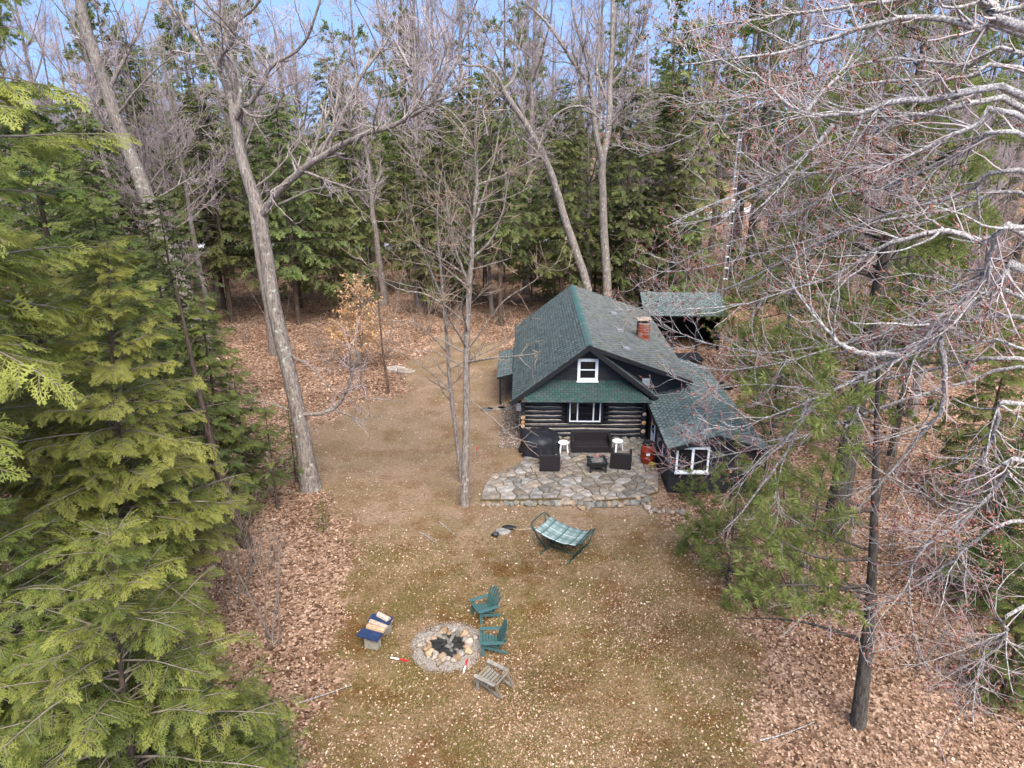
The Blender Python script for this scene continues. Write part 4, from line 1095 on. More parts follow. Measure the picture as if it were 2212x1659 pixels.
# covered round table
ct = empty('covered_table', (on(1166, 972)[0], 28.35, PT), 0, 'round patio table under a slumped black cover by the cabin corner', 'covered table')
n_, prof = 40, [(.02, .86), (.3, .83), (.58, .78), (.78, .70), (.84, .52), (.86, .3), (.90, .12), (.93, .02)]
V_ = []; F_ = []
for i, (r_, z_) in enumerate(prof):
    for j in range(n_):
        a = 2 * math.pi * j / n_; k = i / 7
        rr_ = r_ * (1 + .055 * k * k * math.sin(9 * a + 2 * i * .3) + .03 * k * math.sin(5 * a + 1)); zz = z_ + .02 * (1 - k) * math.sin(3 * a) + (.03 * math.sin(7 * a) if i in (3, 4) else 0)
        V_.append((rr_ * math.cos(a), rr_ * math.sin(a), max(zz, .006)))
F_ = [(i * n_ + j, (i + 1) * n_ + j, (i + 1) * n_ + (j + 1) % n_, i * n_ + (j + 1) % n_) for i in range(7) for j in range(n_)] + [tuple(range(n_))]
MB().add(V_, F_).build('cover', M['cover'], ct, smooth=True)
# barrel and bucket
br_ = empty('rain_barrel', on(1398, 998), 0, 'rust red plastic barrel with black lid beside the annex door', 'barrel')
MB().lathe([(.24, 0), (.27, .03), (.285, .14), (.29, .20), (.305, .215), (.305, .235), (.295, .25), (.30, .40), (.30, .52), (.31, .535), (.31, .555), (.298, .57), (.285, .70), (.25, .80), (.225, .84), (.2, .84)], 28).build('body', M['barrel'], br_, smooth=True)
MB().lathe([(.235, .815), (.245, .82), (.245, .90), (.22, .925), (.20, .905), (.01, .905)], 28).build('lid', M['black'], br_, smooth=False)
lb = MB(); k = 6
vs = [(.311 * math.cos(a), .311 * math.sin(a), z) for z in (.415, .53) for a in [R(-112 + 28 * j / k) for j in range(k + 1)]]
lb.add(vs, [(j, j + 1, j + k + 2, j + k + 1) for j in range(k)]).build('paper_label', M['white'], br_)
bk = empty('bucket', on(1408, 1014), 0, 'small yellow bucket at the foot of the annex wall', 'bucket')
o_ = MB(); prof = [(.10, 0), (.115, .01), (.12, .10), (.14, .13), (.14, .24), (.15, .26), (.14, .262), (.13, .24), (.11, .03), (.01, .03)]
o_.lathe(prof, 20).build('body', M['yellow'], bk, smooth=True)
MB().tube([(.15 * math.cos(a), -.02 - .0, .25 - .12 * math.sin(a)) for a in [R(180 * i / 8) for i in range(9)]], .006, 5).build('handle', M['metal'], bk)

# ------------------------------------------------------------------ yard furniture
def arm_board(mb, x, y0, y1, z0_, z1, wd, th=.028):
    n_ = 6; top = []
    pts = [(x - wd / 2, y1), (x - wd / 2 * 1.15, y0 + .1)] + [(x + wd / 2 * 1.15 * math.cos(a), y0 + .08 - .09 * math.sin(a)) for a in [R(180 - 180 * i / n_) for i in range(n_ + 1)]] + [(x + wd / 2 * 1.15, y0 + .1), (x + wd / 2, y1)]
    pts = pts[::-1]
    zz = lambda y: z0_ + (z1 - z0_) * (y - y0) / (y1 - y0)
    o = len(mb.v); n2 = len(pts)
    mb.v += [(p[0], p[1], zz(p[1])) for p in pts] + [(p[0], p[1], zz(p[1]) - th) for p in pts]
    mb.f += [tuple(o + i for i in range(n2)), tuple(o + n2 + i for i in range(n2))[::-1]] + [(o + i, o + n2 + i, o + n2 + (i + 1) % n2, o + (i + 1) % n2) for i in range(n2)]
    return mb
def adirondack(loc, rz, mat, label, group, backh=1.0, nback=6, wood=False):
    e = empty('adirondack_chair', loc, rz, label, 'chair', group)
    for sx in (-1, 1):
        MB().bar((sx * .345, -.36, 0), (sx * .345, -.36, .535), .035, .11, (0, 1, 0)).build('leg', mat, e, .006)
        MB().bar((sx * .30, -.40, .37), (sx * .30, .46, .05), .03, .10).build('rear_leg', mat, e, .005)
        arm_board(MB(), sx * .37, -.47, .30, .565, .545, .13).build('armrest', mat, e, .006)
        if wood: MB().bar((sx * .33, .24, .515), (sx * .31, .52, .08), .03, .07).build('brace', mat, e, .004)
    for i in range(6):
        y = -.40 + i * .098; z = .405 - .31 * (y + .40) / .98 * 1.0
        MB().box(-.285, .285, -.041, .041, 0, .022).build('seat_slat', mat, e, .005, loc=(0, y, z + .025), rot=(-R(17), 0, 0))
    for i in range(nback):
        k = (i - (nback - 1) / 2) / ((nback - 1) / 2); x0_, x1_ = k * .245, k * .36
        hh = (1.06 - .20 * k * k) * backh
        MB().bar((x0_, .14, .25), (x1_, .14 + .42 * hh * .75, .25 + .74 * hh), .53 / nback, .022, (0, -.87, .45)).build('back_slat', mat, e, .005)
    MB().bar((-.36, .318, .508), (.36, .318, .508), .05, .04).build('back_rail', mat, e, .005)
    e.scale = (.82, .82, .82)
    return e
adirondack(G(1050, 1330), R(-62), M['teal'], 'green plastic adirondack chair farther from the camera, above the fire ring', 'green adirondack chairs')
adirondack(G(1066, 1402), R(-86), M['teal'], 'green plastic adirondack chair right beside the fire ring', 'green adirondack chairs')
wc = adirondack(G(1066, 1486), R(-122), M['oldwood'], 'weathered grey wooden adirondack chair with a low broken back', None, .42, 5, True)

# hammock on a steel stand
hA = Vector(G(1173, 1130, .85)); hB = Vector(G(1261, 1163, .78)); mid = (hA + hB) / 2
hd = (hB - hA); hl = Vector((hd.x, hd.y, 0)).length; hz = math.atan2(hd.y, hd.x)
hm_ = empty('hammock', (mid.x, mid.y, 0), hz, 'green plaid hammock slung on a dark green steel stand', 'hammock')
m, n, b = new_mat('plaid_cloth'); co = coords(n)
sx_ = n.nodes.new('ShaderNodeSeparateXYZ'); n.links.new(co, sx_.inputs[0])
def stripes(out, freq, lo, hi, ph=0.0):
    a = nd(n, 'ShaderNodeMath', operation='MULTIPLY_ADD'); n.links.new(out, a.inputs[0]); a.inputs[1].default_value = freq; a.inputs[2].default_value = ph
    f = nd(n, 'ShaderNodeMath', operation='SINE'); n.links.new(a.outputs[0], f.inputs[0])
    return ramp(n, f.outputs[0], [(lo, (0, 0, 0, 1)), (hi, (1, 1, 1, 1))])
c = mixc(n, stripes(sx_.outputs[0], 24, .25, .45), srgb(98, 114, 110), srgb(120, 134, 130))
c = mixc(n, stripes(sx_.outputs[1], 24, .45, .6), c, srgb(84, 102, 97))
c = mixc(n, stripes(sx_.outputs[1], 12, .93, .96, 1.0), c, srgb(148, 158, 154))
c = mixc(n, stripes(sx_.outputs[0], 12, .94, .97, 2.0), c, srgb(60, 80, 76))
n.links.new(c, b.inputs['Base Color']); b.inputs['Roughness'].default_value = .9
bump(n, b, noise(n, co, 60, 3), .2)
nu, nv = 20, 8; hw = .52; L2 = hl / 2
Vh = []
for i in range(nu + 1):
    for j in range(nv + 1):
        u_ = -1 + 2 * i / nu; v_ = -1 + 2 * j / nv
        Vh.append((u_ * L2, v_ * hw, .82 - .13 * (1 - u_ * u_) - .035 * u_ - .05 * (1 - v_ * v_) * (1 - u_ * u_ * .5) + .006 * math.sin(u_ * 9 + v_ * 4)))
Fh = [(i * (nv + 1) + j, (i + 1) * (nv + 1) + j, (i + 1) * (nv + 1) + j + 1, i * (nv + 1) + j + 1) for i in range(nu) for j in range(nv)]
cl_ = MB().add(Vh, Fh).build('cloth', m, hm_, smooth=True)
so2 = cl_.modifiers.new('thick', 'SOLIDIFY'); so2.thickness = .012
for sx in (-1, 1):
    xe = sx * L2; e_ = sx * .17
    MB().tube([(xe + e_ * .2, -hw - .03, .80), (xe + e_, -hw + .02, .93), (xe + e_ * 1.25, -hw * .7, 1.0), (xe + e_ * 1.25, hw * .7, 1.0), (xe + e_, hw - .02, .93), (xe + e_ * .2, hw + .03, .80)], .022, 8).build('end_loop', M['frame_green'], hm_, smooth=True)
    MB().tube([(xe, -hw - .02, .815), (xe, hw + .02, .815)], .016, 8).build('spreader', M['frame_green'], hm_, smooth=True)
    for sy in (-1, 1): MB().tube([(xe + e_, sy * (hw - .1), .93), (xe + e_ * .3, sy * (hw * .55), .45), (sx * L2 * .66, sy * .22, .06)], .022, 8).build('upright', M['frame_green'], hm_, smooth=True)
    MB().tube([(sx * L2 * .66, -.58, .03), (sx * L2 * .66, -.4, .045), (sx * L2 * .66, .4, .045), (sx * L2 * .66, .58, .03)], .024, 8).build('foot', M['frame_green'], hm_, smooth=True)
MB().tube([(-L2 * .66, 0, .05), (L2 * .66, 0, .05)], .022, 8).build('base_rail', M['frame_green'], hm_, smooth=True)

# stones and rubber mat left of the hammock
x, y, _ = G(1085, 1150)
q_ = [(.30 * math.cos(a) * rr.uniform(.8, 1.1), .24 * math.sin(a) * rr.uniform(.8, 1.1)) for a in [R(k * 51) for k in range(7)]]
tag(MB().prism(q_, 0, .06, .012).build('flat_stone', M['rock_grey'], None, loc=(x, y, 0)), 'flat grey stone sunk in the dirt left of the hammock', 'stone')
x, y, _ = G(1100, 1143)
bm2 = empty('black_block', (x, y, 0), R(-8), 'low black rubber block beside the flat stone', 'block')
MB().lathe([(.10, 0), (.15, .02), (.15, .09), (.12, .11), (.01, .11)], 14).build('body', M['black'], bm2, smooth=True).scale = (1.7, .75, 1)
x, y, _ = G(1070, 1159)
tag(link('black_stone', rock_mesh('black_stone', M['black'], .13, .12, .11, 91), None, (x, y, .06)), 'round black lump on the dirt left of the flat stone', 'stone')
a_, b2 = Vector(G(1100, 1142, .05)), Vector(G(1165, 1138, .35))
tag(MB().tube([a_, a_.lerp(b2, .4) + Vector((0, 0, -.09)), a_.lerp(b2, .75) + Vector((0, 0, -.05)), b2], .012, 6).build('rope', M['rope'], None, smooth=True), 'pale rope trailing from the hammock to the black block', 'rope')

# bench of concrete blocks
pA, pB = Vector(G(806, 1398)), Vector(G(829, 1364)); bd = (pB - pA); bz = math.atan2(bd.y, bd.x); bl = bd.length
bn = empty('block_bench', pA, bz, 'low bench of concrete blocks with two blue boards on top', 'bench')
for i, x in enumerate((0, bl)):
    for k in range(2):
        blk = MB()
        for (xa_, xb_, ya_, yb_) in ((-.10, .10, -.20, -.165), (-.10, .10, -.018, .018), (-.10, .10, .165, .20), (-.10, -.07, -.165, -.018), (-.10, -.07, .018, .165), (.07, .10, -.165, -.018), (.07, .10, .018, .165)):
            blk.box(xa_ - .001 * k, xb_ + .001 * k, ya_, yb_, 0, .19)
        blk.build('concrete_block', M['block'], bn, loc=(x + .01 * k, .01 * k, .002 + k * .195))
    MB().box(-.17, .17, -.34, .30, 0, .035).build('blue_board', M['blueboard'], bn, .004, loc=(x - .02, .08, .396), rot=(R(2), 0, R(-4 + 8 * i)))
MB().box(.12, bl - .12, -.10, .10, .2, .24).build('plank', M['oldwood'], bn, .006)
for i, (t, ln, lab) in enumerate(((.38, .56, 'split firewood log across the bench next to its front board'), (.62, .60, 'widest pale split log in the middle of the bench'), (1.08, .42, 'short split log on the far end of the bench'))):
    p = pA.lerp(pB, t); fw = empty('firewood_log', (p.x, p.y, .432 if i == 2 else .40), bz + R(86 - 8 * i), lab, 'firewood', 'split logs on the bench')
    MB().prism([(-.09, 0), (.09, 0), (.07, .06), (0, .11), (-.075, .055)], -ln / 2, ln / 2).build('wood', M['splitwood'], fw, .006, rot=(R(90), 0, R(90)))
# fire ring
fx, fy, _ = G(968, 1398)
gp = [(fx + (1.02 + .05 * math.sin(3 * a) + .04 * math.sin(7 * a + 1) + .03 * math.sin(13 * a)) * math.cos(a), fy + (1.0 + .05 * math.sin(2 * a + 1) + .04 * math.sin(5 * a) + .03 * math.sin(11 * a)) * math.sin(a)) for a in [2 * math.pi * i / 64 for i in range(64)]]
gv = MB(); c0_ = len(gv.v); gv.v.append((fx, fy, .03)); 
for k, zz in ((.5, .035), (.85, .03), (1.0, .004)): gv.v += [(fx + (p[0] - fx) * k, fy + (p[1] - fy) * k, zz) for p in gp]
gv.f += [(0, 1 + i, 1 + (i + 1) % 64) for i in range(64)] + [(1 + r_ * 64 + i, 1 + (r_ + 1) * 64 + i, 1 + (r_ + 1) * 64 + (i + 1) % 64, 1 + r_ * 64 + (i + 1) % 64) for r_ in range(2) for i in range(64)]
tag(gv.build('gravel_pad', M['gravelring']), 'round pad of fine grey gravel under the fire ring', None, None, 'structure')
N = 2600; acc = Acc(); a = rng.uniform(0, 6.283, N); r_ = np.sqrt(rng.uniform(.25, 1.12, N)); s_ = rng.uniform(.007, .018, N)
for i in range(4):
    pass
base = np.stack([fx + r_ * np.cos(a), fy + r_ * np.sin(a), np.full(N, .03)], -1)
oct_ = np.array([(1, 0, 0), (0, 1, 0), (-1, 0, 0), (0, -1, 0), (0, 0, 1.0)])
Vg = base[:, None] + oct_[None] * s_[:, None, None] * rng.uniform(.6, 1.3, (N, 5, 1))
Fg = (np.arange(N)[:, None, None] * 5 + np.array([[0, 1, 4, 4], [1, 2, 4, 4], [2, 3, 4, 4], [3, 0, 4, 4]])[None]).reshape(-1, 4)
Vg2 = base[:, None] + np.array([(1, 0, 0), (0, 1, 0), (-1, 0, 0), (0, -1, 0), (.4, .3, .8), (-.3, .4, .8), (-.4, -.3, .8), (.3, -.4, .8)])[None] * s_[:, None, None] * rng.uniform(.6, 1.3, (N, 8, 1))
Fg2 = (np.arange(N)[:, None, None] * 8 + np.array([[0, 1, 5, 4], [1, 2, 6, 5], [2, 3, 7, 6], [3, 0, 4, 7], [4, 5, 6, 7]])[None]).reshape(-1, 4)
tag(link('pebbles', np_mesh('pebbles', Vg2.reshape(-1, 3), Fg2, M['pebble'], False, np.repeat(rng.uniform(.2, 1, N), 8))), 'loose grey pebbles round the fire ring', None, None, 'stuff')
fr = empty('fire_ring', (fx, fy, .03), 0, 'ring of rounded field stones round a cold fire pit', 'fire pit')
rs = random.Random(21); a = 0; i = 0
while a < 6.15:
    s_ = rs.uniform(.065, .125); R0 = rs.uniform(.50, .64)
    m_ = rock_mesh('stone', M['rock'] if rs.random() < .9 else M['rock_grey'], s_ * 1.2, s_ * .95, s_ * .8, 40 + i)
    link('stone', m_, fr, (R0 * math.cos(a), R0 * math.sin(a) * .95, s_ * .5), (rs.uniform(-.2, .2), rs.uniform(-.2, .2), rs.uniform(0, 3)))
    a += s_ * 1.55 / R0; i += 1
for k in range(24):
    a = rs.uniform(0, 6.28); s_ = rs.uniform(.04, .095); R0 = rs.uniform(.45, .80)
    link('stone', rock_mesh('stone', M['rock'], s_ * 1.2, s_, s_ * .8, 140 + k), fr, (R0 * math.cos(a), R0 * math.sin(a), s_ * .5), (0, 0, a))
V_ = [(0, 0, .09)]; 
for k_, zz in ((.24, .07), (.46, .012)): V_ += [((k_ + .02 * math.sin(5 * a)) * math.cos(a), (k_ + .02 * math.sin(4 * a)) * math.sin(a), zz + .008 * math.sin(7 * a + k_ * 9)) for a in [2 * math.pi * j / 24 for j in range(24)]]
MB().add(V_, [(0, 1 + j, 1 + (j + 1) % 24) for j in range(24)] + [(1 + j, 25 + j, 25 + (j + 1) % 24, 1 + (j + 1) % 24) for j in range(24)]).build('ash_heap', M['char'], fr)
MB().add([(p[0] * .55 + .04, p[1] * .5 - .1, p[2] * .6 + .075) for p in V_[:25]], [(0, 1 + j, 1 + (j + 1) % 24) for j in range(24)]).build('ash', M['ash'], fr)
for k in range(22):
    a = rs.uniform(0, 6.28); s_ = rs.uniform(.025, .06); R0 = rs.uniform(.05, .5)
    link('charcoal', rock_mesh('charcoal', M['char'] if k % 4 else M['ash'], s_ * 1.6, s_, s_ * .8, 240 + k), fr, (R0 * math.cos(a), R0 * math.sin(a), .08 - R0 * .10 + s_ * .3), (0, 0, a))
for k, (a, r0_, ln, m_, lab) in enumerate(((100, .10, .5, 'ash', 'grey burnt log leaning on the far side of the fire pit'), (160, .2, .55, 'char', 'black charred log on the left of the fire pit'), (60, .15, .4, 'oldwood', 'pale unburnt stick end in the fire pit'), (20, .25, .45, 'char', 'black charred log on the right of the fire pit'), (215, .22, .5, 'char', 'black charred log at the near side of the fire pit'), (130, .28, .42, 'oldwood', 'pale half burnt stick at the left of the fire pit'))):
    p = Vector((fx + r0_ * math.cos(R(a)), fy + r0_ * math.sin(R(a)), .13)); d_ = Vector((math.cos(R(a + 15)), math.sin(R(a + 15)), -.12))
    tag(MB().tube([p - d_ * ln * .3, p + d_ * ln * .2 + Vector((0, 0, .02)), p + d_ * ln * .7], [.045, .05, .035], 7).build('burnt_log', M[m_], None), lab, 'log', 'burnt wood in the fire ring')
for (p0, p1, lab) in (((844, 1421), (882, 1428), 'red and white painted stick lying in the grass left of the fire ring'), ((1001, 1454), (1010, 1424), 'red and white painted stick leaning on the fire ring gravel')):
    a_, b2 = Vector(G(*p0, .045)), Vector(G(*p1, .05)); e = empty('painted_stick', a_, 0, lab, 'stick', 'red and white sticks by the fire')
    h_ = (b2 - a_) * .48
    MB().tube([Vector((0, 0, 0)), h_], .022, 8).build('white_end', M['plastic_white'], e); MB().tube([h_ * 1.001, b2 - a_], .0225, 8).build('red_end', M['redpaint'], e)
for i, (px, py, lab) in enumerate(((1071, 814, 'small red survey stake in front of the porch roof'), (1030, 985, 'small red survey stake on the dirt left of the patio'), (868, 960 - 100, 'small red topped survey stake in the leaves under the beech'))):
    x, y, _ = G(px, py); e = empty('survey_stake', (x, y, 0), 0, lab, 'stake', 'survey stakes')
    MB().box(-.02, .02, -.012, .012, -.05, .28).build('shaft', M['oldwood'], e); MB().box(-.024, .024, -.016, .016, .281, .42).build('red_top', M['redpaint'], e)

# ------------------------------------------------------------------ the forest behind: a few grown trees, copied with their parts
SECT = ((150, 'at the far left edge'), (290, 'left of the old leaning maple'), (430, 'behind the old leaning maple'), (560, 'left of the big maple fork'), (690, 'right of the big maple fork'), (830, 'behind the tan leaved beech'), (960, 'above the farther twin maple'), (1080, 'behind the twin maples'),
        (1210, 'left of the cabin\'s leaning trunk'), (1300, 'behind the cabin ridge'), (1400, 'behind the chimney'), (1520, 'behind the shed'), (1640, 'beside the lattice mast'), (1780, 'right of the lattice mast'), (1920, 'behind the big pine'), (2070, 'right of the big pine'), (9999, 'at the far right edge'))
def zone(x, y):
    px = 1106 + FPX * x / (y * CP + 8 * SP)
    return next(t for k, t in SECT if px < k)
def rank(y):
    return 'in front' if y < 56 else 'in the second rank' if y < 68 else 'in the third rank' if y < 84 else 'across the road' if y < 105 else 'deep in the woods'
rf = random.Random(77)
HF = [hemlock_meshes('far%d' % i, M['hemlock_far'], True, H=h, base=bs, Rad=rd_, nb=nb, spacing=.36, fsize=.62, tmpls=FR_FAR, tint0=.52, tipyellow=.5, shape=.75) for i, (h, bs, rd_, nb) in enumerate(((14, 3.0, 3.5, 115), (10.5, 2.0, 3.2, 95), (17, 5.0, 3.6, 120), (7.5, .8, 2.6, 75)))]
PF = [pine_meshes('far%d' % i, h, bs, rd_, nb, .42, .34, TF_FAR, .55) for i, (h, bs, rd_, nb) in enumerate(((25, 10, 4.2, 60), (22, 8, 3.8, 52)))]
BF = [bare_tree('far%d' % i, h, fk, r0, ln, nl, 1.9) for i, (h, fk, r0, ln, nl) in enumerate(((23, 9, .26, (1.0, .4), 7), (20, 6, .2, (-.8, .3), 7), (25, 12, .28, (.3, -.6), 6), (17, 5, .15, (.6, .6), 6)))]
def sapling_meshes(tag_, H, nst, spread, seed, dens=1.0, twm='twig_brown'):
    m = nst; az = rng.uniform(0, 6.283, m); el = np.radians(rng.uniform(58, 86, m))
    d = np.stack([np.cos(az) * np.cos(el), np.sin(az) * np.cos(el), np.sin(el)], -1)
    p = np.stack([np.cos(az), np.sin(az), np.zeros(m)], -1) * spread; p[:, 2] = -.05
    st = walk(p, d, H * rng.uniform(.6, 1.05, m), np.full(m, .006 + H * .0045), np.full(m, .006), 9, (0, 0, .02), .06)
    l2 = spawn(st[0], st[1], 2.0 * dens, .2, (35, 70), (.4, 1.3), (0, 0, .05), .09, 5, .5, .006, .4)
    l3 = spawn(l2[0], l2[1], 3.2 * dens, .15, (30, 60), (.2, .6), (0, 0, .04), .08, 3, .6, .0045, .3)
    return Acc().tubes(st, 6).mesh('stem_' + tag_, M['bark_far'], True), Acc().tubes(l2, 3).tubes(l3, 3).mesh('twigs_' + tag_, M[twm])
SAPS = [sapling_meshes('sap0', 3.2, 5, .25, 1), sapling_meshes('sap1', 5.5, 2, .1, 2), sapling_meshes('sap2', 2.0, 7, .35, 3), sapling_meshes('sap3', 7.5, 1, .02, 4)]
def put_sapling(k, loc, label, group, rz, s=1.0, cat='shrub', name='bare_shrub'):
    e = empty(name, loc, rz, label, cat, group); e.scale = (s, s, s)
    link('stem', SAPS[k][0], e); tag(link('twigs', SAPS[k][1], e), kind='stuff')
    return e
placed = []
def free(x, y, d):
    if any((x - a) ** 2 + (y - b_) ** 2 < d * d for a, b_ in placed): return False
    placed.append((x, y)); return True
def forest(n, kind, yr, xr, d, s=(.8, 1.15), ok=None):
    c = t = 0
    while c < n and t < n * 60:
        t += 1; y = yr[0] + (yr[1] - yr[0]) * rf.random() ** 1.1; x = rf.uniform(*xr)
        if abs(x) > y * .80 + 6 or (ok and not ok(x, y)) or not free(x, y, d): continue
        loc = (x, y, tz(x, y)); rz = rf.uniform(0, 6.28); sc = rf.uniform(*s); zn = zone(x, y); dist = rank(y)
        if kind == 'h': 
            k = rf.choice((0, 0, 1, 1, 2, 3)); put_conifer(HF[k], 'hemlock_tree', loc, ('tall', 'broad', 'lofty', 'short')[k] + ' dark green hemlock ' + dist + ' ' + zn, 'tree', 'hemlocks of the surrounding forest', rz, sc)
        elif kind == 'p': put_conifer(PF[rf.randrange(2)], 'pine_tree', loc, 'tall bare trunked pine ' + dist + ' ' + zn, 'tree', 'pines of the surrounding forest', rz, sc)
        elif kind == 'b':
            k = rf.randrange(4); put_bare(BF[k], 'bare_tree', loc, ('stout', 'wide forked', 'high forked', 'slim')[k] + ' leafless grey tree ' + dist + ' ' + zn, 'tree', 'bare trees of the surrounding forest', rz, sc)
        elif kind == 's':
            k = rf.randrange(4); put_sapling(k, loc, ('bushy leafless sapling ', 'twin stemmed leafless sapling ', 'low leafless thicket ', 'single stemmed leafless sapling ')[k] + dist + ' ' + zn, 'bare saplings of the surrounding forest', rz, sc * 1.1)
        c += 1
placed += [(6.4, 46), (8, 48), (-7, 38), (12, 46), (15.6, 51.5), (-15, 38)]
forest(8, 'h', (50, 58), (-9, 12), 1.8, (.85, 1.2))
forest(27, 'h', (49, 66), (-42, 13), 2.3, (.8, 1.2))
forest(24, 'h', (66, 82), (-55, 16), 2.4, (.85, 1.25))
forest(14, 'h', (27, 50), (-30, -15), 2.6, (.75, 1.1))
forest(30, 'h', (90, 125), (-80, 30), 3.0, (1.0, 1.35))
forest(9, 'h', (56, 100), (14, 70), 3.0, (.6, 1.0))
forest(36, 'p', (56, 115), (-65, 60), 3.4, (.95, 1.3))
forest(62, 'b', (47, 84), (-50, 56), 2.0, (.85, 1.2))
forest(120, 'b', (84, 150), (-95, 110), 2.4, (1.15, 1.55))
forest(16, 'b', (30, 56), (17, 42), 2.6, (.6, .95))
forest(9, 'b', (32, 56), (-38, -15), 2.6, (.8, 1.05))
forest(120, 's', (42, 80), (-36, 60), 1.2, (.8, 1.6), lambda x, y: not (-13 < x < 15 and y < 47))
for i in range(60):                                 # closing rank far behind
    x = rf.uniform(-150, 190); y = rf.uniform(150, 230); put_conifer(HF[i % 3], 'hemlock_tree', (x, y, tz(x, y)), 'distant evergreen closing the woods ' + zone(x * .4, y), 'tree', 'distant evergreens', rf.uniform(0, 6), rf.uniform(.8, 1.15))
for i in range(90):
    x = rf.uniform(-150, 190); y = rf.uniform(140, 210); put_bare(BF[i % 4], 'bare_tree', (x, y, tz(x, y)), 'distant leafless tree closing the woods ' + zone(x * .4, y), 'tree', 'distant bare trees', rf.uniform(0, 6), rf.uniform(.9, 1.2))

# ------------------------------------------------------------------ broadleaf trees with a shape of their own
def PL(*pts):
    """sight-line points with their distance -> world points"""
    return [AY(px, py, Y) for px, py, Y in pts]
def own_tree(name, label, base, limbs, l2, l3, l4, barkm, twigm, sides=12, bud=None, thin=(), l1=None, l1n=None, cat='tree', budsize=(.03, .06), budper=1):
    """limbs: list of (points, r0, r1); the first is the trunk"""
    e = empty(name, base, 0, label, cat); o = np.array(base)
    ls = [limb(np.array(p) - o, r0, r1, 20, .012) for p, r0, r1 in limbs]
    fl = ls[0][1]; fl[:3] *= np.array([1.45, 1.18, 1.05])
    Acc().tubes((ls[0][0][None], fl[None]), sides)
    link('trunk', Acc().tubes((ls[0][0][None], fl[None]), sides).mesh('trunk', M[barkm], True), e)
    for l in ls[1:]: link('limb', Acc().tubes((l[0][None], l[1][None]), 8).mesh('limb', M[barkm], True), e)
    src = stack(ls[1:] if len(ls) > 1 else ls)
    if l1:
        x1 = spawn(src[0][:l1n], src[1][:l1n], **l1)
        tag(link('boughs', Acc().tubes(x1, 6).mesh('boughs', M[barkm], True), e), kind='stuff')
        src = (np.concatenate([src[0], x1[0]]), np.concatenate([src[1], x1[1]]))
    L2 = spawn(src[0], src[1], **l2)
    if thin:
        x2 = spawn(ls[0][0][None], ls[0][1][None], **thin)
        if x2 is not None: L2 = (np.concatenate([L2[0], x2[0]]), np.concatenate([L2[1], x2[1]]))
    L3a = spawn(L2[0], L2[1], **l3); L3b = spawn(src[0], src[1], **{**l3, 'per_m': l3['per_m'] * .5})
    L3 = (np.concatenate([L3a[0], L3b[0]]), np.concatenate([L3a[1], L3b[1]]))
    L4 = spawn(L3[0], L3[1], **l4)
    tag(link('branches', Acc().tubes(L2, 5).mesh('branches', M[barkm], True), e), kind='stuff')
    link('crown', Acc().tubes(L3, 3).tubes(L4, 3).mesh('crown', M[twigm]), e)
    if bud:
        a = Acc().add(*buds(L4, bud, budsize, budper)); a.add(*buds(L3, bud, budsize, budper)); link('buds', a.mesh('buds', M['bud']), e)
    return e
lv1 = dict(per_m=.55, t0=.3, ang=(28, 55), lrange=(1.8, 4.8), trop=(0, 0, .02), wob=.10, n=20, rs=.6, rmin=.02, taper=.45, up=.5)
lv2 = dict(per_m=1.7, t0=.2, ang=(28, 60), lrange=(1.0, 2.8), trop=(0, 0, .05), wob=.12, n=8, rs=.45, rmin=.012, taper=.45, up=.4)
lv3 = dict(per_m=3.6, t0=.12, ang=(28, 62), lrange=(.5, 1.4), trop=(0, 0, .05), wob=.13, n=5, rs=.5, rmin=.010, taper=.4, up=.2)
lv4 = dict(per_m=4.6, t0=.12, ang=(28, 60), lrange=(.2, .7), trop=(0, 0, .05), wob=.1, n=3, rs=.6, rmin=.0075, taper=.3)
mb_ = G(672, 1058)
